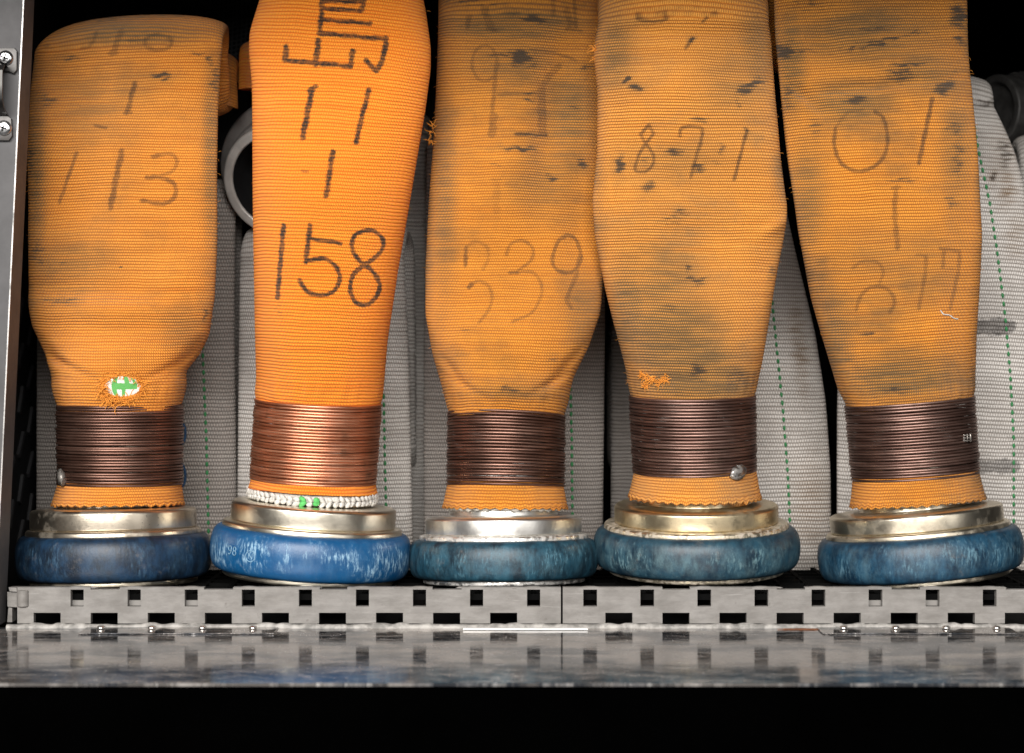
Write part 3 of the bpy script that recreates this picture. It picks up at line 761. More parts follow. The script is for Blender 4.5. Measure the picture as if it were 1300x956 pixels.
def cuff(name, parent, mat, cb, ct, rb, rt, Rm_b, Rm_t, teeth, amp, seed, drop=0.0, thick=0.0016, phase=0.0, flare=0.0):
    """sleeve end below the wire with a toothed hem; cb/ct centres, Rm rotation matrices bottom/top"""
    rs = random.Random(seed); n = teeth*8; m = 12; V = []; F = []
    jt = [rs.uniform(0.6, 1.3) for _ in range(teeth)]
    UVs = []
    for side in (0, 1):
        for j in range(m+1):
            t = j/m
            for i in range(n):
                a = 2*PI*i/n-PI
                tr = abs(((i+phase*8) % 8)/8*2-1); tooth = -amp*jt[int((i+phase*8)//8) % teeth]*(1-tr)
                fb = (1-t)**3
                r = rb+(rt-rb)*(t**0.7)+flare*fb - (thick if side else 0) + 0.0002*math.sin(a*7+seed)
                pb = cb+Rm_b.to_3x3() @ Vector((r*math.sin(a), -r*math.cos(a), 0))
                pt = ct+Rm_t.to_3x3() @ Vector((r*math.sin(a), -r*math.cos(a), 0))
                p = pb.lerp(pt, t); p.z += tooth*max(0, 1-t/0.28)-drop*(1-t)
                V.append(p-parent.location); UVs.append((a*0.0395, t*(ct-cb).length))
    tot = (m+1)*n
    for j in range(m):
        for i in range(n):
            i2 = (i+1) % n
            F.append((j*n+i, j*n+i2, (j+1)*n+i2, (j+1)*n+i)); F.append((tot+j*n+i, tot+(j+1)*n+i, tot+(j+1)*n+i2, tot+j*n+i2))
    for i in range(n):
        i2 = (i+1) % n; F.append((i, tot+i, tot+i2, i2))
    o = pyd(name, V, F, mat, parent)
    l = o.data.uv_layers.new(name='UVMap'); li = np.zeros(len(o.data.loops), np.int32); o.data.loops.foreach_get('vertex_index', li)
    l.data.foreach_set('uv', np.array(UVs, np.float32)[li].ravel())
    return o

def fray(name, parent, pts, mat, seed, n=26, ln=0.006, r=0.00042, spread=0.002, up=0.0012):
    """short loose yarn ends curling out of the cloth around given surface points"""
    rs = random.Random(seed); parts = []
    for k in range(n):
        p = Vector(pts[k % len(pts)])+Vector((rs.uniform(-1, 1), 0, rs.uniform(-1, 1)))*spread
        d = Vector((rs.uniform(-1, 1), rs.uniform(-0.7, 0.1), rs.uniform(-1, 0.7))).normalized(); P = [p+Vector((0, 0.0004, 0))]
        L_ = ln*rs.uniform(0.4, 1.2)
        for i in range(7):
            d = (d+Vector((rs.uniform(-1, 1), rs.uniform(-0.45, 0.4), rs.uniform(-1, 1)))*0.55).normalized()
            nx_ = P[-1]+d*L_/7
            nx_.y = min(nx_.y, p.y+0.0002); nx_.y = max(nx_.y, p.y-up*2.2); P.append(nx_)
        parts.append(tube_np([q-parent.location for q in P], [r]*6+[r*0.8, r*0.4], 6))
    V, F = merge(parts); return pyd(name, V, F, mat, parent)

def make_hose(cfg):
    px = cfg['px']; R, base = coupling_frame(px, 0.053, cfg['pitch'], cfg['roll'])
    base.z = -(cfg['yr']-433)/2150-0.0036*cfg.get('hs', 1.0)+0.06*math.sin(math.radians(cfg['pitch']))
    t = empty('fire_hose', base, cfg['label'], 'fire hose', 'orange fire hoses standing in a row')
    k = cfg['rr']/0.0625; Mx = R @ Matrix.Diagonal((1, 1, cfg.get('hs', 1.0), 1))
    # --- coupling
    rs = random.Random(px)
    nick = [(rs.uniform(0, 2*PI), rs.uniform(0.01, 0.05), rs.uniform(0.0001, 0.0005)) for _ in range(cfg.get('nicks', 14))]
    def wob(r, z, a):
        d = 0
        for (c, wd, am) in nick:
            e = abs((a-c+PI) % (2*PI)-PI)
            if e < wd: d += am*(1-e/wd)
        return (r-d if r > 0.04 else r, z)
    z = lambda *p: p
    V, F = lathe(roundprof([(0.030, 0.0), (0.0525*k, 0.0), (0.0535*k, 0.0008), (0.0535*k, 0.0034), (0.050*k, 0.0042), (0.03, 0.0042)], 0.0006), 160, Mx, wob)
    pyd('base_plate', V, F, M[cfg['plate']], t)
    rp = []
    for i in range(25):
        a = -PI/2+PI*i/24
        c = math.cos(a); rp.append(((0.0530+0.0095*abs(c)**0.52)*k, 0.0170+0.0136*math.sin(a)))
    rp = [(0.046*k, 0.0036)]+rp+[(0.046*k, 0.0304)]
    ring = belt_lathe('rubber_ring', rp, t, M[cfg['rub']], Mx, lambda r, z, a: (r+0.00025*math.sin(3*a+px)+0.00015*math.sin(11*a), z))
    V, F = lathe(roundprof([(0.046*k, 0.0300), (0.0554*k, 0.0300), (0.0559*k, 0.0306), (0.0556*k, 0.0329), (0.0545*k, 0.0338), (0.046*k, 0.0340)], 0.0007), 160, Mx, wob)
    pyd('flange', V, F, M[cfg['flange']], t)
    cr = cfg['cr']; dz = cfg.get('cdz', 0.0)
    V, F = lathe(roundprof([(cr-0.002, 0.0335), (cr, 0.0343), (cr, 0.0446+dz), (cr-0.0013, 0.0460+dz), (0.044, 0.0468+dz), (0.034, 0.0468+dz), (0.034, 0.085)], 0.0009), 160, Mx, lambda r, z, a: (r-0.0002*max(0, math.sin(5*a+px)), z))
    pyd('collar', V, F, M[cfg['metal']], t)
    # --- wire
    (wl0, wr0, wy0, wroll0), (wl1, wr1, wy1, wroll1) = cfg['wire']       # bottom, top: left, right, y at the middle, roll
    r0 = (wr0-wl0)/2/S; r1 = (wr1-wl1)/2/S
    ctop = R @ Vector((0, 0, 0.045)); 
    Yb = base.y+ctop.y*1.3; Yt = Yb+cfg.get('lean', 0.0)
    # front of the winding is seen at wy: undo the drop of the front arc
    def centre(l, r_, y, Y, rad, pit):
        c = W((l+r_)/2, y, Y-rad); c2 = Vector((X_((l+r_)/2, Y), Y, c.z+rad*math.tan(math.radians(pit)))); return c2
    cb = centre(wl0, wr0, wy0, Yb, r0, cfg['wp'][0]); ct = centre(wl1, wr1, wy1, Yt, r1, cfg['wp'][1])
    wv = wire_wrap('wire_wrap', t, M[cfg['wire_mat']], cb, ct, r0-0.0009, r1-0.0009, wroll0, wroll1, cfg['wp'][0], cfg['wp'][1], cfg.get('turns', 28), px)
    # --- cuff
    def rot(roll, pitch): return Matrix.Rotation(math.radians(roll), 4, 'Y') @ Matrix.Rotation(math.radians(pitch), 4, 'X')
    hb = cfg['hem']     # left, right, y
    rb = (hb[1]-hb[0])/2/S
    chem = centre(hb[0], hb[1], hb[2], Yb, rb, cfg['pitch']); ctop_ = cb+Vector((0, 0, 0.002))
    cuff('lining', t, M[cfg['lin']], chem, ctop_, rb-0.0012, r0-0.003, rot(hb[3], cfg['pitch']), rot(wroll0, cfg['wp'][0]), cfg['teeth'], 0.0011, px+1, cfg['lindrop'], phase=0.5)
    cuff('cuff', t, M[cfg['mat']], chem, ctop_, rb, r0-0.0012, rot(hb[3], cfg['pitch']), rot(wroll0, cfg['wp'][0]), cfg['teeth'], cfg.get('tooth', 0.0014), px, 0.0)
    # --- jacket
    yb = wy1+9
    L = cfg['L']+[(wl1+0.5, wy1-4), (wl1+3, wy1+1), (wl1+5, wy1+12)]; R_ = cfg['R']+[(wr1-0.5, wy1-4), (wr1-3, wy1+1), (wr1-5, wy1+12)]
    h = Hose(L, R_, yb, cfg['ytop'], cfg['Yc']+[(Yt, wy1-20), (Yt, wy1+12)], cfg['slope']+[(-math.tan(math.radians(wroll1)), wy1+12)], arcR=cfg.get('arc', 0.016), tip=cfg.get('tip'), turn=cfg.get('turn', 330), back_dx=cfg.get('back_dx', 0.0), sig=cfg.get('sig', 5), endpitch=cfg['wp'][1])
    h.ripple(cfg.get('rip', 0.0017), px); h.pucker(px)
    for d in cfg.get('dents', []): h.dent(*d)
    h.proj()
    # the lower end follows the tilt of the winding
    for f in cfg['marks']: f(h)
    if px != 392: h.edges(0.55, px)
    for c in cfg.get('clouds', []): h.smear(c[:2], c[2], c[3], c[4])
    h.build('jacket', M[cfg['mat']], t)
    return dict(t=t, h=h, wire=wv, ring=ring, cb=cb, ct=ct, r0=r0, R=R, base=base, chem=chem, rb=rb, k=k)

LS = 3.185
def marks1(h):
    o = (0, 0); s = LS
    h.stroke([(545, 335), (515, 455)], 6, .75, off=o, sc=s); h.stroke([(505, 458), (530, 456)], 4, .6, off=o, sc=s)
    h.stroke([(385, 508), (430, 518)], 3, .7, off=o, sc=s)
    h.stroke([(310, 618), (240, 820)], 4.2, .62, off=o, sc=s); h.stroke([(492, 612), (470, 720), (447, 840)], 7, .72, off=o, sc=s)
    h.stroke([(618, 632), (640, 628)], 5, .7, off=o, sc=s)
    h.stroke([(640, 628), (690, 622), (716, 650), (700, 690), (650, 712)], 4.5, .5, True, o, s)
    h.stroke([(595, 718), (650, 718), (705, 745), (706, 795), (665, 823), (575, 812)], 5, .68, True, o, s)
    h.stroke([(390, 130), (378, 165), (355, 190), (330, 190)], 4, .45, True, o, s); h.stroke([(490, 128), (455, 215)], 7, .5, off=o, sc=s); h.stroke([(440, 215), (475, 215)], 4, .4, off=o, sc=s)
    h.ell((640, 172), 55, 32, 4.5, .5, o, s)
    for c, rx, ry, k in (((660, 305), 38, 9, .95), ((675, 318), 18, 8, .8), ((280, 235), 28, 9, .6), ((195, 188), 20, 6, .6), ((545, 160), 45, 14, .5), ((800, 215), 45, 10, .4), ((850, 240), 16, 30, .4), ((125, 640), 14, 60, .55), ((190, 400), 40, 50, .3), ((870, 320), 18, 60, .45), ((400, 75), 200, 12, .35), ((620, 70), 200, 14, .4)):
        h.smear(c, rx, ry, k, 0, o, s)
    o = (0, 280)
    for c, rx, ry, k in (((300, 270), 130, 60, .25), ((260, 320), 90, 25, .35), ((830, 380), 10, 25, .7), ((490, 190), 8, 5, .6), ((260, 170), 20, 12, .3), ((150, 130), 30, 60, .35)): h.smear(c, rx, ry, k, 0, o, s)
def marks2(h):
    o = (280, 0); s = LS
    for p, w_ in (([(412, -60), (408, 60), (400, 135)], 6), ([(410, -30), (583, -24)], 5), ([(410, 3), (580, 8)], 5), ([(585, -40), (580, 5), (570, 35)], 6.5), ([(415, 35), (568, 43)], 5), ([(410, 80), (605, 95)], 5),
                  ([(398, 135), (672, 158)], 5.5), ([(265, 188), (262, 245)], 6.5), ([(258, 243), (525, 268)], 5.5), ([(396, 165), (385, 258)], 7), ([(535, 208), (524, 268)], 6.5), ([(370, 362), (332, 555)], 7), ([(360, 365), (384, 350)], 5),
                  ([(600, 365), (572, 470), (548, 575)], 6), ([(454, 612), (427, 793)], 6)):
        h.stroke(p, w_, .95, len(p) > 2, o, s)
    h.stroke([(670, 155), (664, 205), (650, 250), (630, 285)], 6.5, .95, True, o, s); h.stroke([(630, 288), (588, 245)], 5.5, .95, off=o, sc=s)
    h.stroke([(330, 690), (352, 695)], 3, .5, off=o, sc=s)
    o = (280, 280)
    h.stroke([(255, 18), (243, 160), (230, 310)], 5.5, .95, True, o, s); h.stroke([(362, 18), (345, 165)], 6, .95, off=o, sc=s); h.stroke([(362, 72), (485, 92)], 5, .9, off=o, sc=s)
    h.stroke([(345, 160), (420, 155), (465, 185), (482, 232), (462, 282), (410, 302), (350, 286), (318, 240)], 5.2, .92, True, o, s)
    h.stroke([(585, 38), (540, 62), (533, 115), (560, 160), (590, 172), (650, 122), (657, 80), (625, 45), (585, 38)], 5, .92, True, o, s)
    h.stroke([(590, 172), (540, 215), (524, 275), (545, 328), (590, 342), (632, 305), (642, 255), (615, 205), (580, 178)], 5.2, .92, True, o, s)
    h.smear((235, 360), 14, 50, .18, 0, o, s)
def marks3(h):
    o = (540, 0); s = 4.346
    h.stroke([(242, 92), (232, 150)], 6.5, .5, off=o, sc=s); h.stroke([(325, 40), (345, 110), (368, 160)], 9, .45, True, o, s); h.stroke([(340, 160), (390, 165)], 4, .5, off=o, sc=s)
    h.stroke([(780, 60), (800, 128)], 8, .45, off=o, sc=s); h.stroke([(820, -20), (832, 165)], 4, .5, off=o, sc=s); h.stroke([(780, 160), (862, 170)], 3, .6, off=o, sc=s)
    h.stroke([(705, -10), (708, 80)], 6, .4, off=o, sc=s)
    h.ell((328, 350), 70, 98, 4, .4, o, s)
    h.stroke([(395, 330), (378, 520), (358, 740)], 5, .5, True, o, s); h.stroke([(378, 640), (366, 740)], 10, .42, off=o, sc=s)
    h.stroke([(735, 370), (660, 450), (638, 520), (640, 740)], 8, .42, True, o, s); h.stroke([(655, 480), (662, 740)], 3, .5, off=o, sc=s); h.stroke([(400, 520), (640, 515)], 4, .35, off=o, sc=s)
    h.stroke([(500, 738), (668, 745)], 3.4, .85, off=o, sc=s); h.stroke([(580, 275), (720, 295), (832, 332)], 3, .5, True, o, s)
    for c, rx, ry, k in (((520, 315), 58, 45, .95), ((430, 300), 80, 14, .5), ((600, 340), 40, 60, .4), ((600, 108), 65, 22, .9), ((480, 80), 60, 20, .4), ((520, 820), 85, 11, .95), ((580, 745), 70, 10, .6), ((565, 556), 32, 7, .85), ((560, 515), 50, 8, .5), ((800, 591), 35, 6, .8), ((860, 905), 30, 28, .8), ((370, 910), 50, 12, .35), ((890, 370), 60, 20, .45), ((500, 20), 450, 40, .45), ((300, 15), 200, 18, .5), ((600, 170), 260, 50, .25), ((820, 600), 140, 200, .25)):
        h.smear(c, rx, ry, k, .06, o, s)
    h.smear((690, 985), 30, 25, .6, 0, o, s)
    o = (500, 280); s = LS
    h.stroke([(290, 182), (290, 140), (292, 110)], 4.5, .72, off=o, sc=s)
    h.stroke([(292, 110), (330, 86), (375, 105), (382, 150), (360, 200)], 4, .35, True, o, s); h.stroke([(305, 268), (315, 255)], 5, .8, off=o, sc=s); h.stroke([(312, 258), (345, 245), (385, 268), (397, 315), (378, 370), (345, 412)], 4, .42, True, o, s)
    h.stroke([(455, 138), (472, 95), (520, 80), (560, 112), (555, 160), (495, 208)], 4, .5, True, o, s); h.stroke([(470, 210), (500, 210)], 4.5, .7, off=o, sc=s); h.stroke([(500, 208), (555, 208), (592, 245), (596, 300), (560, 370), (480, 408)], 4, .42, True, o, s)
    h.stroke([(700, 58), (665, 85), (642, 150), (655, 195), (705, 212), (742, 190), (756, 140), (735, 75), (700, 58)], 4.2, .66, True, o, s); h.stroke([(750, 145), (735, 230), (700, 315), (716, 350)], 5, .5, True, o, s)
    h.stroke([(415, -150), (415, -40)], 9, .22, off=o, sc=s); h.stroke([(400, -165), (432, -165)], 3, .3, off=o, sc=s)
    for c, rx, ry, k in (((470, 680), 40, 14, .5), ((300, 440), 30, 8, .3), ((730, 460), 60, 80, .25), ((640, 560), 40, 30, .2)): h.smear(c, rx, ry, k, 0, o, s)
def marks4(h):
    o = (720, 0); s = LS
    h.ell((343, 67), 66, 20, 3.5, .7, o, s); h.stroke([(620, 45), (575, 65), (548, 90)], 3.2, .7, True, o, s); h.stroke([(505, 156), (480, 195)], 4, .75, off=o, sc=s); h.smear((503, 158), 10, 8, .9, 0, o, s)
    h.stroke([(330, 505), (297, 545), (317, 580), (350, 540), (330, 505)], 3.6, .75, False, o, s); h.stroke([(317, 580), (287, 635), (276, 688), (318, 692), (348, 662), (346, 620), (317, 580)], 3.6, .72, True, o, s)
    h.stroke([(455, 550), (462, 520), (500, 512), (545, 522), (540, 575), (520, 640), (500, 718)], 4, .72, True, o, s); h.stroke([(728, 525), (700, 630), (675, 728)], 3.8, .8, True, o, s); h.smear((728, 525), 9, 9, .8, 0, o, s)
    for c, rx, ry, k, a in (((735, 350), 62, 20, .9, -.52), ((238, 322), 14, 12, .9, 0), ((275, 355), 30, 14, .7, 0), ((210, 295), 20, 10, .4, 0), ((215, 670), 18, 36, .8, 0), ((530, 680), 30, 22, .85, 0), ((430, 615), 38, 18, .6, 0), ((540, 482), 42, 18, .45, 0), ((330, 755), 30, 24, .6, 0), ((310, 650), 25, 22, .55, 0), ((625, 600), 14, 32, .5, 0), ((600, 660), 40, 12, .35, 0), ((690, 420), 12, 30, .4, 0), ((450, 40), 230, 12, .4, 0), ((250, 90), 120, 30, .3, 0), ((760, 90), 90, 60, .3, 0), ((460, 860), 40, 16, .4, 0), ((400, 900), 60, 25, .25, 0), ((150, 110), 40, 90, .35, 0), ((640, 400), 60, 80, .25, 0)):
        h.smear(c, rx, ry, k, a, o, s)
    o = (720, 280)
    for c, rx, ry, k, a in (((515, 238), 44, 10, .8, 0), ((490, 190), 14, 22, .5, 0), ((530, 265), 34, 16, .4, 0), ((525, 612), 30, 34, .75, 0), ((430, 350), 60, 16, .35, 0), ((430, 420), 200, 70, .42, 0), ((480, 560), 260, 90, .60, 0), ((500, 650), 260, 40, .61, 0), ((250, 420), 60, 130, .5, 0), ((210, 250), 50, 90, .4, 0), ((330, 120), 90, 40, .28, 0), ((430, 0), 60, 25, .3, 0), ((700, 640), 70, 30, .5, 0), ((825, 210), 20, 30, .35, 0)):
        h.smear(c, rx, ry, k, a, o, s)
def marks5(h):
    o = (960, 0); s = LS
    h.stroke([(320, 520), (316, 590), (345, 660), (410, 692), (480, 672), (524, 615), (530, 540), (512, 475), (480, 452)], 4.4, .72, True, o, s); h.stroke([(322, 515), (370, 455), (430, 445)], 4, .3, True, o, s)
    h.stroke([(712, 400), (685, 530), (658, 660)], 5, .8, True, o, s); h.stroke([(566, 760), (560, 830), (562, 890), (572, 1000)], 6, .55, True, o, s); h.stroke([(552, 762), (582, 758)], 4, .5, off=o, sc=s)
    for c, rx, ry, k, a in (((510, 168), 165, 9, .85, -.24), ((640, 132), 30, 9, .7, -.1), ((590, 305), 60, 30, .85, 0), ((620, 262), 75, 10, .55, -.05), ((765, 352), 42, 28, .95, -.35), ((815, 68), 34, 46, .9, 0), ((828, 165), 22, 22, .7, 0), ((115, 205), 40, 34, .85, 0), ((190, 205), 60, 10, .4, 0), ((400, 402), 42, 22, .7, 0), ((260, 410), 110, 26, .45, 0), ((180, 390), 60, 20, .3, 0), ((812, 290), 14, 10, .6, 0), ((800, 510), 50, 20, .45, 0), ((815, 620), 22, 110, .4, 0), ((240, 520), 30, 60, .35, 0), ((790, 820), 24, 40, .35, 0), ((600, 730), 60, 14, .4, 0), ((210, 20), 90, 25, .4, 0), ((130, 390), 26, 60, .45, 0), ((420, 90), 300, 16, .3, -.2), ((500, 120), 90, 12, .4, 0)):
        h.smear(c, rx, ry, k, a, o, s)
    o = (960, 280)
    h.stroke([(390, 190), (430, 165), (485, 168), (514, 205), (500, 250)], 4.2, .42, True, o, s); h.stroke([(405, 362), (425, 300), (475, 266), (535, 280), (560, 330), (540, 372)], 4.4, .5, True, o, s)
    h.stroke([(650, 140), (688, 142)], 3.6, .42, off=o, sc=s); h.stroke([(686, 142), (684, 210), (658, 355)], 4.6, .45, True, o, s); h.stroke([(755, 185), (760, 120)], 4.4, .5, off=o, sc=s); h.stroke([(745, 112), (822, 124)], 4, .5, off=o, sc=s); h.stroke([(822, 124), (818, 200), (785, 352)], 4.6, .48, True, o, s)
    for c, rx, ry, k, a in (((440, 460), 40, 16, .4, 0), ((560, 540), 130, 30, .35, 0), ((560, 620), 180, 50, .55, 0), ((580, 690), 60, 14, .6, 0), ((360, 590), 60, 80, .55, 0), ((300, 480), 60, 60, .35, 0), ((720, 650), 90, 30, .4, 0), ((250, 250), 50, 120, .35, 0)):
        h.smear(c, rx, ry, k, a, o, s)

CF = [
 dict(px=145, clouds=[(160, 42, 115, 20, .55), (45, 220, 14, 120, .5), (268, 200, 12, 140, .45), (95, 335, 70, 40, .32), (150, 130, 60, 60, .2), (235, 420, 30, 30, .3)], yr=742, rr=0.0603, pitch=-3.0, roll=-1.0, plate='brass', rub='rub1', flange='brass_dark', metal='brass_dark', cr=0.0510, mat='orange1', wire_mat='wire_dark', lin='whited', lindrop=-0.0005, teeth=40,
      wire=((73, 232, 617, 0.2), (72, 233, 513, -0.2)), wp=(-1.5, -0.5), hem=(66, 234, 642, -0.3), turns=28,
      L=[(46, 0), (45, 45), (42, 75), (38, 110), (34, 200), (35, 300), (36, 380), (41, 415), (55, 445), (67, 472), (68, 492)], R=[(284, 0), (284, 50), (281, 80), (277, 140), (277, 200), (276, 300), (273, 380), (265, 425), (250, 452), (234, 472), (237, 490)],
      ytop=62, tip=(78, 290), arc=0.0145, Yc=[(0.004, -40), (0.004, 100), (-0.010, 330), (-0.006, 420)], slope=[(0.055, -40), (0.05, 40), (0.0, 150), (0.0, 400)], back_dx=-0.001, turn=98,
      dents=[(120, 335, 120, 34, -0.0050, 0.03), (140, 394, 130, 17, 0.0042, 0.0), (100, 368, 70, 12, -0.0022, 0.06), (110, 280, 70, 30, -0.002, 0), (62, 448, 34, 9, -0.004, 0.8), (80, 462, 40, 6, -0.0028, 0.45), (238, 452, 34, 8, -0.0035, -0.8), (215, 466, 36, 5, -0.0022, -0.5), (230, 350, 40, 30, 0.003, 0), (160, 180, 80, 80, 0.003, 0), (245, 455, 20, 20, -0.003, 0), (75, 478, 30, 8, -0.002, 0)], marks=[marks1],
      label='worn orange fire hose marked 113 with a green patch in a frayed hole'),
 dict(px=392, yr=740, rr=0.0625, pitch=-0.8, roll=4.2, plate='brass2', rub='rub2', flange='brass2', metal='brass2', cr=0.0513, mat='orange2', wire_mat='wire_new', lin='white', lindrop=0.0050, teeth=40, tooth=0.0002, nicks=0,
      wire=((317, 478, 616, 3.0), (323, 486, 512.5, 3.0)), wp=(0.5, 2.0), hem=(315, 480, 628, 3.5), turns=26,
      L=[(335, -40), (330, 0), (317, 45), (316, 70), (320, 110), (321, 200), (322, 300), (324, 400), (326, 490)], R=[(533, -40), (541, 0), (547, 45), (547, 75), (540, 130), (520, 250), (505, 340), (492, 430), (487, 495)],
      ytop=-62, Yc=[(-0.016, -80), (-0.024, 60), (-0.022, 250), (-0.008, 420)], slope=[(-0.075, -60), (-0.085, 60), (-0.04, 200), (-0.035, 400)], rip=0.0005, turn=40,
      dents=[(430, 70, 90, 50, 0.003, 0), (520, 90, 30, 60, 0.002, 0.2)], marks=[marks2],
      label='bright orange new fire hose marked 158 in bold black pen'),
 dict(px=640, clouds=[(650, 30, 120, 28, .6), (648, 75, 80, 42, .45), (725, 140, 40, 90, .5), (690, 230, 50, 50, .35), (565, 250, 16, 130, .4), (650, 495, 70, 16, .35), (740, 400, 26, 60, .4)], yr=740, hs=0.88, rr=0.0590, pitch=-3.8, roll=-0.6, plate='pitted_w', rub='rub3', flange='pitted_w', metal='nickel', cr=0.0488, mat='orange3', wire_mat='wire_dark', lin='whited', lindrop=0.0012, teeth=40,
      wire=((566, 718, 614, 1.0), (567, 719, 517, 2.2)), wp=(-5, -7), hem=(561, 722, 645, 0.4), turns=24,
      L=[(562, -40), (557, 0), (556, 50), (553, 120), (549, 190), (544, 260), (540, 340), (540, 400), (549, 450), (562, 490)], R=[(776, -40), (776, 0), (774, 120), (770, 200), (768, 330), (762, 395), (747, 438), (727, 475), (722, 500)],
      ytop=22, arc=0.020, Yc=[(0.022, -60), (0.020, 60), (0.012, 250), (0.0, 420)], slope=[(-0.01, -40), (-0.02, 100), (0.0, 300), (-0.03, 480)], turn=160,
      dents=[(700, 150, 22, 130, -0.006, 0.12), (660, 160, 30, 120, 0.003, 0.12), (735, 300, 26, 80, -0.004, -0.1), (640, 470, 60, 14, -0.002, 0), (574, 470, 30, 6, -0.003, 0.9), (590, 490, 30, 5, -0.002, 0.5), (722, 462, 34, 7, -0.0035, -0.85), (700, 486, 30, 5, -0.002, -0.5), (600, 300, 40, 120, 0.002, 0)], marks=[marks3],
      label='aged orange fire hose marked 339 with a faint pen box, above a silvery collar'),
 dict(px=884, clouds=[(850, 430, 75, 75, .62), (800, 400, 30, 80, .6), (880, 485, 85, 26, .72), (840, 365, 60, 40, .5), (930, 110, 50, 60, .3), (780, 60, 24, 60, .45), (960, 60, 24, 80, .4), (860, 205, 90, 30, .3), (920, 470, 40, 40, .45)], yr=739, hs=0.91, rr=0.0640, pitch=2.6, roll=-0.6, plate='pitted', rub='rub4', flange='pitted', metal='brass_gold', cr=0.0508, mat='orange4', wire_mat='wire_dark2', lin='whited', lindrop=-0.0006, teeth=44, tooth=0.0017,
      wire=((803, 961, 606, -1.4), (798, 960, 505, -0.6)), wp=(2.5, 2.5), hem=(797, 966, 640, 0.2), turns=25,
      L=[(770, -40), (764, 0), (756, 40), (753, 65), (758, 110), (758, 190), (752, 255), (755, 300), (769, 370), (784, 430), (794, 470)], R=[(965, -40), (972, 0), (979, 40), (984, 120), (991, 200), (999, 262), (995, 300), (985, 350), (975, 410), (966, 465), (962, 485)],
      ytop=24, arc=0.022, Yc=[(-0.014, -60), (-0.018, 60), (-0.022, 250), (-0.008, 420)], slope=[(0.0, -40), (0.0, 60), (-0.01, 250), (0.0, 480)], turn=210,
      dents=[(880, 40, 110, 10, -0.0016, 0), (870, 265, 120, 36, 0.0042, 0.03), (860, 130, 90, 50, 0.002, 0), (860, 340, 110, 30, -0.002, 0.05), (880, 480, 70, 10, -0.0015, 0), (775, 330, 40, 12, -0.0013, 1.0), (978, 325, 36, 14, -0.0016, -1.1), (800, 430, 40, 9, -0.001, 1.1), (990, 285, 24, 8, 0.003, -0.5)], marks=[marks4],
      label='grimy orange fire hose marked 871 with a solder lump on its wire'),
 dict(px=1171, clouds=[(1100, 40, 115, 50, .5), (1075, 130, 60, 34, .55), (1005, 80, 22, 80, .55), (1170, 90, 50, 34, .45), (1140, 480, 90, 34, .6), (1060, 430, 28, 70, .5), (1215, 190, 22, 90, .4), (1120, 330, 90, 50, .25), (1025, 250, 26, 90, .45)], yr=739, hs=0.96, cdz=-0.001, rr=0.0632, pitch=-1.8, roll=-5.6, plate='brass', rub='rub5', flange='brass', metal='brass', cr=0.0532, mat='orange5', wire_mat='wire_dark2', lin='whited', lindrop=-0.0004, teeth=44, tooth=0.0012,
      wire=((1081, 1243, 608, -4.2), (1072, 1237, 509, -4.8)), wp=(-0.5, -0.5), hem=(1079, 1251, 641, -4.2), turns=26,
      L=[(984, -80), (983, 0), (984, 40), (990, 110), (1000, 200), (1012, 290), (1030, 370), (1050, 440), (1064, 490)], R=[(1226, -80), (1228, 0), (1231, 70), (1236, 130), (1243, 220), (1246, 300), (1243, 380), (1239, 440), (1237, 480)],
      ytop=-70, Yc=[(-0.010, -80), (-0.012, 60), (-0.012, 250), (-0.006, 420)], slope=[(0.03, -60), (0.04, 60), (0.02, 250), (0.06, 450)], turn=40, 
      dents=[(1040, 60, 40, 40, -0.004, 0), (1010, 50, 20, 30, 0.003, 0), (1130, 200, 100, 60, 0.0025, 0), (1215, 350, 16, 120, -0.001, 0), (1190, 420, 16, 120, 0.0012, 0.05), (1050, 400, 50, 10, -0.0016, 1.05), (1085, 470, 40, 8, -0.0012, 0.9), (1100, 110, 100, 8, -0.002, -0.1), (1020, 120, 40, 8, -0.0025, 0.7)], marks=[marks5],
      label='scuffed orange fire hose marked 217 beside the grey hose with black marks'),
]
HO = [make_hose(c) for c in CF]

# --- hose details
def rel(H, v): return Vector(v)-H['t'].location
# 113: exposed lining patch with frayed yarn round it
H = HO[0]; t = H['t']
nr, nc = 17, 29; Pp = np.zeros((nr, nc, 3)); gm = np.zeros((nr, nc))
for j in range(nr):
    for i in range(nc):
        a = (i/(nc-1)-0.5)*2; b = (j/(nr-1)-0.5)*2; f = math.sqrt(max(0, 1-0.55*b*b)); 
        px, py = 155.5+23*a*f, 490.5+13*b*math.sqrt(1-0.45*a*a)
        Pp[j, i] = H['h'].surf(px, py, 0.0006-0.0006*max(a*a, b*b))
        g = (abs(b) < 0.34 and -0.62 < a < 0.85) or (-0.62 < a < -0.34) or (b < 0 and 0.12 < a < 0.36) or (b > 0 and -0.06 < a < 0.18) or (0.6 < a < 0.85 and b < 0.3)
        gm[j, i] = 1.0 if g else 0.0
Ps = Pp.copy()
for _ in range(2):
    for ax in (0, 1):
        q = np.take(Ps, np.clip(np.arange(Ps.shape[ax])-1, 0, None), ax)+np.take(Ps, np.clip(np.arange(Ps.shape[ax])+1, None, Ps.shape[ax]-1), ax)+2*Ps; Ps[1:-1, 1:-1] = (q/4)[1:-1, 1:-1]
n = NT('green_white_lining'); o_ = n.obj(); nn = n.noise(o_, 900, 2)
c = n.mix(n.ramp(n.math('ADD', n.attr('ink'), n.math('MULTIPLY_ADD', nn, 1.1, -0.55)), 0.35, 0.65), (0.66, 0.64, 0.60), (0.10, 0.36, 0.09))
M['lining_patch'] = n.fin(c, 0.85, 0, n.bump(n.noise(n.mapping(o_, scale=(800, 800, 2200)), 1.0, 2), 0.6, 0.0005))
jk = [c for c in t.children if c.name.startswith('jacket')][0]
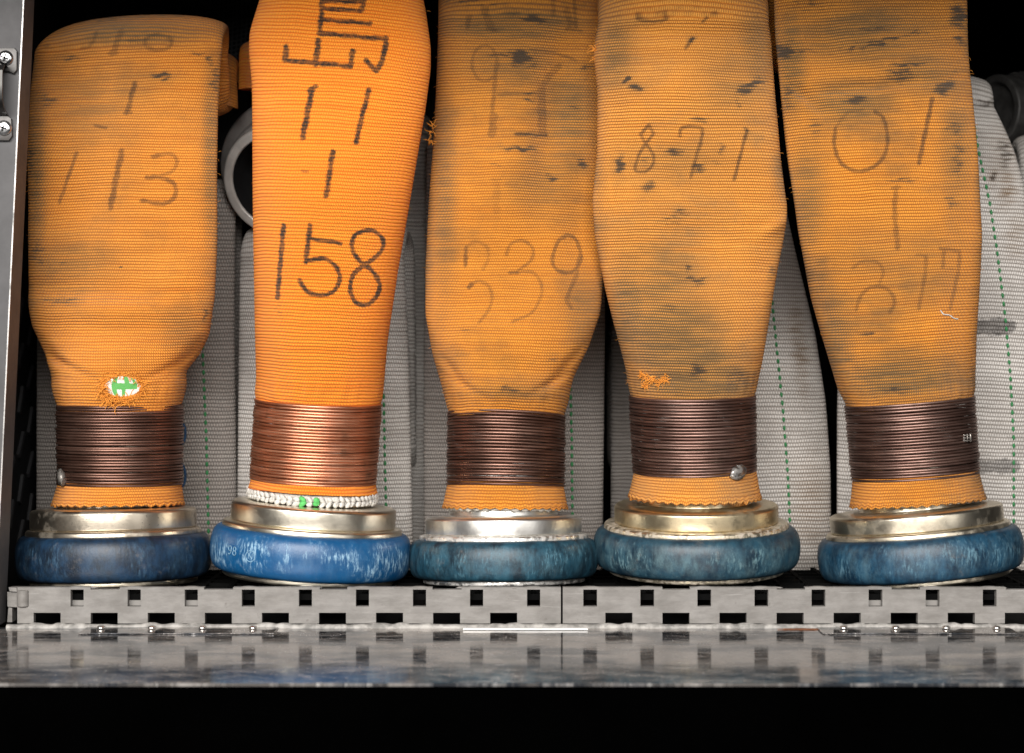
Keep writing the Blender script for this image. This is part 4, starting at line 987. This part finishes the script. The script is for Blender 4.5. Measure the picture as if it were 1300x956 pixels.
pt = link('exposed_lining', grid_mesh('exposed_lining', Ps-np.array(t.location), None, {'ink': gm}), M['lining_patch'], jk); pt['label'] = 'green and white lining showing through a frayed hole'
ring_pts = [H['h'].surf(155.5+26*math.cos(a), 491+15*math.sin(a), 0.0004) for a in np.linspace(0, 2*PI, 40)]
fray('frayed_yarn', t, ring_pts, M['thread'], 4, 260, 0.0042, 0.00019, 0.0011, 0.0007).parent = jk
fray('frayed_yarn', t, [H['h'].surf(x, y, 0.0008) for x, y in ((133, 503), (138, 507), (150, 509), (165, 508), (128, 496))], M['thread'], 8, 60, 0.007, 0.00024, 0.002, 0.0012).parent = jk
# 339: loose threads at its edge
H = HO[2]; jk = [c for c in H['t'].children if c.name.startswith('jacket')][0]
fray('frayed_yarn', H['t'], [W(x, y, 0.012) for x, y in ((549, 158), (548, 168), (547, 178), (545, 182))], M['thread'], 12, 22, 0.006, 0.00024, 0.001, 0.003).parent = jk
# 871: torn edge, frayed lower front
H = HO[3]; jk = [c for c in H['t'].children if c.name.startswith('jacket')][0]
fray('frayed_yarn', H['t'], [W(x, y, -0.022) for x, y in ((756, 62), (762, 66), (769, 66), (758, 74), (766, 72))], M['thread'], 21, 90, 0.0045, 0.00022, 0.002, 0.002).parent = jk
fray('frayed_yarn', H['t'], [H['h'].surf(x, y, 0.0004) for x, y in ((815, 476), (822, 480), (830, 481), (838, 486), (820, 488), (845, 480))], M['thread'], 23, 190, 0.0042, 0.0002, 0.002, 0.0006).parent = jk
# 217: pale thread
H = HO[4]; jk = [c for c in H['t'].children if c.name.startswith('jacket')][0]
P = [H['h'].surf(x, y, 0.0005) for x, y in ((1194, 394), (1198, 399), (1205, 400), (1211, 404), (1216, 405))]
V, F = tube_np(catmull(P, 5)-np.array(H['t'].location), 0.0004, 6); pyd('loose_thread', V, F, M['white'], jk)
# fuzz along the jacket edges
for q, H in enumerate(HO):
    h = H['h']; rs = random.Random(q+40); parts = []
    for k in range(22 if q != 1 else 6):
        i = rs.randrange(20, len(h.fy)-4); sd = rs.choice((-1, 1)); y = h.fy[i]; xpx = h.fl[i]+1 if sd < 0 else h.fr[i]-1
        p = W(xpx, y, h.fYc[i]); 
        d = Vector((sd, rs.uniform(-1, 0.3), rs.uniform(-0.8, 0.8))).normalized(); P = [p]
        for j in range(4):
            d = (d+Vector((rs.uniform(-1, 1), rs.uniform(-1, 1), rs.uniform(-1, 1)))*0.5).normalized(); P.append(P[-1]+d*rs.uniform(0.0004, 0.0009))
        parts.append(tube_np([v-H['t'].location for v in P], [0.00009]*4+[0.00004], 4))
    V, F = merge(parts); jk = [c for c in H['t'].children if c.name.startswith('jacket')][0]
    o = pyd('fuzz', V, F, M['thread'], jk); o['kind'] = 'stuff'
# solder lumps and clip on the windings
def on_wire(H, px, py, lift=0.0):
    zc = (H['cb']+H['ct'])/2; r = H['r0']; dx = X_(px, -r*0.9)-zc.x; dx = max(-r, min(r, dx)); dy = -math.sqrt(max(0, r*r-dx*dx))
    n_ = Vector((dx, dy, 0)).normalized(); Y = zc.y+dy
    return Vector((zc.x+dx, Y, Z_(py, Y)))+n_*lift, n_
def lump(H, px, py, ax, mat, seed):
    p, n_ = on_wire(H, px, py, 0.0012); rs = random.Random(seed)
    R = n_.to_track_quat('-Y', 'Z').to_matrix()
    V, F = ellipsoid(p-H['t'].location, ax, 18, 11, R @ Matrix.Rotation(-0.3, 3, 'Y'), 0.20, rs)
    pyd('solder_lump', V, F, mat, H['wire'])
lump(HO[3], 936, 600, (0.0068, 0.0022, 0.0044), M['solder'], 2)
lump(HO[0], 74, 606, (0.0030, 0.0030, 0.0054), M['solder_d'], 3)
p, n_ = on_wire(HO[4], 1230, 556, 0.0010); parts = []
for i in range(3):
    parts.append(tube_np([p+Vector((-0.002+0.002*i, 0, -0.0022))-HO[4]['t'].location, p+Vector((-0.002+0.002*i, -0.0004, 0))-HO[4]['t'].location, p+Vector((-0.002+0.002*i, 0, 0.0022))-HO[4]['t'].location], 0.0005, 6))
    parts.append(tube_np([p+Vector((-0.0026, 0, -0.0016+0.0016*i))-HO[4]['t'].location, p+Vector((0, -0.0004, -0.0016+0.0016*i))-HO[4]['t'].location, p+Vector((0.0026, 0.0006, -0.0016+0.0016*i))-HO[4]['t'].location], 0.0005, 6))
V, F = merge(parts); pyd('wire_clip', V, F, M['solder_d'], HO[4]['wire'])
# 158: white cord fringe below the cuff with two green stitches
H = HO[1]; wp, gp = [], []; N_ = 62
Rm = Matrix.Rotation(math.radians(3.5), 3, 'Y') @ Matrix.Rotation(math.radians(2.0), 3, 'X')
for i in range(N_):
    a = 2*PI*(i+0.5)/N_; r = H['rb']-0.0004
    c = H['chem']+Rm @ Vector((r*math.sin(a), -r*math.cos(a), -0.0010))
    ppx = CX+S*c.x/k_(c.y)
    g = math.cos(a) > 0 and (abs(ppx-384) < 5 or abs(ppx-402) < 5)
    for dzz, tl in ((0.0, 0.55), (-0.0026, -0.55)):
        Q = Matrix.Rotation(a, 3, 'Z') @ Euler((random.uniform(-0.3, 0.3), tl+random.uniform(-0.35, 0.35), 0)).to_matrix()
        p_ = c+Matrix.Rotation(a, 3, 'Z') @ Vector((random.uniform(-0.0004, 0.0004), random.uniform(-0.0003, 0.0003), dzz+random.uniform(-0.0005, 0.0005)))
        (gp if g else wp).append(ellipsoid(p_-H['t'].location, (random.uniform(0.0021, 0.0029), 0.0012, random.uniform(0.0013, 0.0018)), 9, 6, Q, 0.3))
V, F = merge(wp); pyd('white_fringe', V, F, M['white'], H['t'])
if gp: V, F = merge(gp); pyd('green_stitch', V, F, M['greenb'], H['t'])
# raised marks on the bright blue ring: 98 and a circled N
def ring_pt(H, ang, zl, lift=0.0003):
    s_ = max(-1, min(1, (zl-0.0170)/0.0136)); c = math.sqrt(1-s_*s_); r = (0.0530+0.0095*c**0.52)*H['k']+lift
    return H['base']+(H['R'] @ Vector((r*math.sin(ang), -r*math.cos(ang), zl)))-H['t'].location
def ring_strokes(H, name, pls, a0, z0, sc, mat, r=0.00028):
    parts = []
    for pl in pls:
        pl = catmull(pl, 5) if len(pl) > 2 else np.array(pl)
        parts.append(tube_np([ring_pt(H, a0+p[0]*sc/0.0625, z0+p[1]*sc) for p in pl], r, 6))
    V, F = merge(parts); return pyd(name, V, F, mat, H['ring'])
M['rub2s'] = plain('pale_scuffed_rubber', (0.20, 0.36, 0.50), 0.5, 0, 0.4, 300)
circ = lambda cx, cy, rx, ry: [(cx+rx*math.cos(a), cy+ry*math.sin(a)) for a in np.linspace(PI/2, PI/2+2*PI, 13)]
a0 = math.asin((302-392)/128.0)
ring_strokes(HO[1], 'moulded_number', [circ(0, 0.75, .42, .42), [(0.42, 0.75), (0.38, 0.2), (0.0, -0.3), (-0.35, -0.2)], circ(1.3, 0.75, .36, .36), circ(1.3, 0.02, .42, .40)], a0, 0.0168, 0.0033, M['rub2s'])
a1 = math.asin((330-392)/128.0)
ring_strokes(HO[1], 'moulded_emblem', [circ(0, 0, 1.0, 1.0), [(-0.4, -0.5), (-0.4, 0.5)], [(-0.4, 0.5), (0.4, -0.5)], [(0.4, -0.5), (0.4, 0.5)]], a1, 0.0165, 0.0033, M['rub2s'])

# ------------------------------------------------------------------ grey hoses behind
def grey_hose(label, L, R, y_top, Y, stitch=None, mat='grey', arc=0.014, b=0.010, marks=None, dx=0.0, seed=1, slope=0.0, tip=None, turn=560):
    h = Hose(L, R, 756, y_top, [(Y, -100), (Y, 760)], [(slope, -100), (slope, 760)], arcR=arc, fixb=b, nexp=2.9, step=2.2, ncf=110, ncb=30, turn=turn, back_dx=dx, tip=tip, sig=12)
    h.ripple(0.0012, seed, 70, 120); h.proj()
    base = Vector((X_((h.fl[0]+h.fr[0])/2, Y), Y, ZS-0.004))
    t = empty('grey_hose', base, label, 'fire hose', 'grey fire hoses stored behind the orange ones')
    if marks: marks(h)
    h.smear((h.fl[len(h.fl)//2]+h.fr[len(h.fr)//2], 0), 1, 1, 0)
    h.build('jacket', M[mat], t)
    if stitch:
        st = np.array(stitch, float); ys = np.arange(st[0, 1], st[-1, 1], 10.6); parts = []
        for y in ys:
            P = [h.surf(np.interp(yy_, st[:, 1], st[:, 0]), yy_, 0.0003) for yy_ in (y, y+2.2, y+4.4, y+6.4)]
            Ym = np.mean([p[1] for p in P]); P = [(p[0], Ym, p[2]) for p in P]
            parts.append(tube_np(np.array(P)-np.array(base), [0.0004, 0.0010, 0.0010, 0.0004], 7))
        V, F = merge(parts); pyd('stitch_line', V, F, M['green'], t)
    return h
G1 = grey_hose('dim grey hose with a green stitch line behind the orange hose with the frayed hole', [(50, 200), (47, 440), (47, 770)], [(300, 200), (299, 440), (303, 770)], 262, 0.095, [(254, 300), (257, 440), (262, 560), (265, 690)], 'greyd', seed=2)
grey_hose('pale grey hose with a green stitch line behind the bright orange hose marked 158', [(308, 160), (304, 400), (300, 770)], [(505, 160), (512, 300), (519, 440), (526, 770)], 322, 0.088, [(487, 500), (490, 640), (492, 690)], 'grey', dx=0.006, seed=3)
grey_hose('narrow grey hose layer between the hoses marked 158 and 339', [(440, 160), (440, 770)], [(545, 160), (548, 440), (550, 770)], 176, 0.142, None, 'grey', seed=11)
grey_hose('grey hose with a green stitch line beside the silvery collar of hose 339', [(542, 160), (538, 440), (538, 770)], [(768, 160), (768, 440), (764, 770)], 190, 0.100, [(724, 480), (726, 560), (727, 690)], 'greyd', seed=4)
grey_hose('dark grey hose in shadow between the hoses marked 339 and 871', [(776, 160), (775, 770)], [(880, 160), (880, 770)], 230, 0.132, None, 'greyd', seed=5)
def mk4(h):
    h.smear((1015, 440), 10, 60, .4, -.1); h.smear((1030, 640), 30, 60, .3)
grey_hose('grey hose with a slanting green stitch line behind the hose marked 871', [(806, 160), (806, 770)], [(985, 160), (992, 240), (1012, 330), (1034, 420), (1048, 510), (1054, 600), (1056, 770)], 190, 0.092, [(978, 360), (984, 420), (994, 520), (1000, 600), (1004, 690)], 'grey', seed=6, marks=mk4)
def mk5(h):
    h.stroke([(1230, 414), (1279, 415)], 20, .85); h.stroke([(1234, 592), (1286, 592)], 17, .72)
    for c, rx, ry, k in (((1255, 132), 30, 7, .5), ((1276, 195), 10, 18, .55), ((1278, 240), 12, 26, .4), ((1262, 225), 4, 5, .9), ((1290, 300), 14, 30, .3)): h.smear(c, rx, ry, k)
grey_hose('pale grey hose with two black marks behind the orange hose marked 217', [(1100, 60), (1080, 300), (1064, 500), (1062, 770)], [(1234, 60), (1252, 110), (1270, 145), (1288, 185), (1301, 235), (1306, 330), (1310, 420), (1312, 770)], 128, 0.085, [(1237, 160), (1241, 185), (1257, 260), (1266, 320), (1276, 400), (1283, 480), (1287, 560), (1287, 690)], 'grey', seed=7, marks=mk5, slope=-0.05)
grey_hose('grey hose edge beside the dark lugged coupling', [(1292, 60), (1294, 240), (1316, 330), (1318, 770)], [(1420, 60), (1420, 770)], 205, 0.120, None, 'grey', seed=8)

M['blue_print'] = plain('blue_print', (0.02, 0.07, 0.16), 0.8, 0, 0.4, 300)
gt = [o for o in COL.objects if o.name.startswith('grey_hose')][0]; parts = []
for cy_ in (550, 604):
    P = [G1.surf(228.5+7*math.cos(a), cy_+15*math.sin(a), 0.0002) for a in np.linspace(0, 2*PI, 22)]; Ym = float(np.mean([p[1] for p in P]))
    parts.append(tube_np([Vector((p[0], Ym, p[2]))-gt.location for p in P], 0.0009, 6))
V, F = merge(parts); pyd('printed_figure', V, F, M['blue_print'], gt)

# ------------------------------------------------------------------ couplings behind
t = empty('pipe_coupling', W(352, 232, 0.062), 'open metal pipe coupling lying between the hoses marked 113 and 158', 'coupling')
Mx = Matrix.Rotation(math.radians(-13), 4, 'Z') @ Matrix.Rotation(math.radians(-90+20), 4, 'X')
q = S/k_(0.062); ri, ro = 60/q, 73/q
V, F = lathe(roundprof([(ri, 0.0012), (ri+0.0006, 0.0), (ro-0.0012, 0.0), (ro, 0.0012), (ro, 0.012)], 0.0006), 96, Mx); pyd('rim', V, F, M['alu_rim'], t)
V, F = lathe(roundprof([(ro-0.0005, 0.0121), (ro+0.002, 0.013), (ro+0.003, 0.022), (ro+0.011, 0.026), (ro+0.012, 0.029), (ro+0.012, 0.050), (ro+0.009, 0.054), (0.02, 0.055)], 0.0012), 96, Mx); pyd('barrel', V, F, M['alu_dark'], t)
V, F = lathe([(ri, 0.0013), (ri-0.001, 0.004), (ri-0.001, 0.05), (0.0, 0.0505)], 64, Mx); pyd('bore', V, F, M['dark'], t)
t = empty('lugged_coupling', W(1262, 140, 0.17), 'dark lugged metal coupling ring behind the pale grey hose with black marks', 'coupling')
Mx = Matrix.Rotation(math.radians(-62), 4, 'Z') @ Matrix.Rotation(math.radians(-90), 4, 'X')
V, F = lathe(roundprof([(0.0, 0.004), (0.018, 0.004), (0.020, 0.0), (0.0245, 0.0), (0.0255, 0.001), (0.0255, 0.012), (0.024, 0.0135), (0.0235, 0.0165), (0.0265, 0.018), (0.0275, 0.020), (0.0275, 0.034), (0.024, 0.036), (0.01, 0.036)], 0.0008), 96, Mx); pyd('ring_body', V, F, M['fitting'], t)
for i in range(16):
    a = 2*PI*i/16+0.2
    bm = bmesh.new(); box(bm, -0.0024, 0.0024, -0.0015, 0.0012, -0.006, 0.006); bevel(bm, 0.0006, 2)
    bmesh.ops.transform(bm, matrix=Mx @ Matrix.Translation((0.0275*math.sin(a), -0.0275*math.cos(a), 0.027)) @ Matrix.Rotation(a, 4, 'Z'), verts=bm.verts[:])
    bmo('lug', bm, M['fitting'], t, True, 40)
# folded hose end, net and canvas in the dark above the first hose
h = Hose([(268, 40), (270, 300)], [(298, 40), (302, 120), (304, 300)], 132, 92, [(0.05, -100), (0.05, 400)], [(-0.3, -100), (-0.3, 400)], arcR=0.010, fixb=0.007, step=2.0, ncf=50, ncb=20, legs=False)
h.ripple(0.001, 5); t = empty('folded_hose_end', W(286, 132, 0.05), 'brown orange hose end folded in the gap above the pipe coupling', 'hose end'); h.build('jacket', M['orange3'], t)
h = Hose([(303, 40), (302, 300)], [(350, 40), (350, 300)], 112, 76, [(0.06, -100), (0.06, 400)], [(0.0, -100), (0.0, 400)], arcR=0.010, fixb=0.007, step=2.0, ncf=50, ncb=20, legs=False)
h.ripple(0.001, 6); t = empty('folded_hose_end', W(325, 112, 0.06), 'orange hose fold in shadow tucked behind the bright orange hose marked 158', 'hose end'); h.build('jacket', M['orange2'], t)
# canvas roll
t = empty('canvas_roll', W(90, 60, 0.25), 'dark green canvas roll in shadow above the hose marked 113', 'canvas')
V, F = lathe([(0.0, -0.10), (0.030, -0.10), (0.034, -0.095)]+[(0.035+0.001*math.sin(i*1.7), -0.09+0.009*i) for i in range(20)]+[(0.030, 0.096), (0.0, 0.097)], 48, Matrix.Translation((0, 0, 0.055)) @ Matrix.Rotation(PI/2, 4, 'Y'), lambda r, z, a: (r*(1+0.05*math.sin(3*a+z*40)), z)); pyd('roll', V, F, M['tarp'], t)
for zc in (-0.05, 0.05):
    V, F = lathe(roundprof([(0.036, -0.006), (0.0385, -0.006), (0.0385, 0.006), (0.036, 0.006)], 0.0008), 48, Matrix.Translation((zc, 0, 0.055)) @ Matrix.Rotation(PI/2, 4, 'Y')); pyd('strap', V, F, M['mesh_black'], t)
# net bag: crossing cords on a sagging sheet
t = empty('net_bag', W(240, 60, 0.18), 'black net hanging in shadow above the hose marked 113', 'net'); parts = []
sheet = lambda u, v: Vector((-0.075+0.15*u, 0.012*math.sin(u*5)+0.01*math.sin(v*4), 0.0+0.09*v-0.012*math.sin(u*PI)))
for i in range(45): parts.append(tube_np([sheet(i/44, v) for v in np.linspace(0, 1, 14)], 0.0006, 4))
for i in range(27): parts.append(tube_np([sheet(u, i/26) for u in np.linspace(0, 1, 20)], 0.0006, 4))
V, F = merge(parts); pyd('netting', V, F, M['mesh_black'], t)
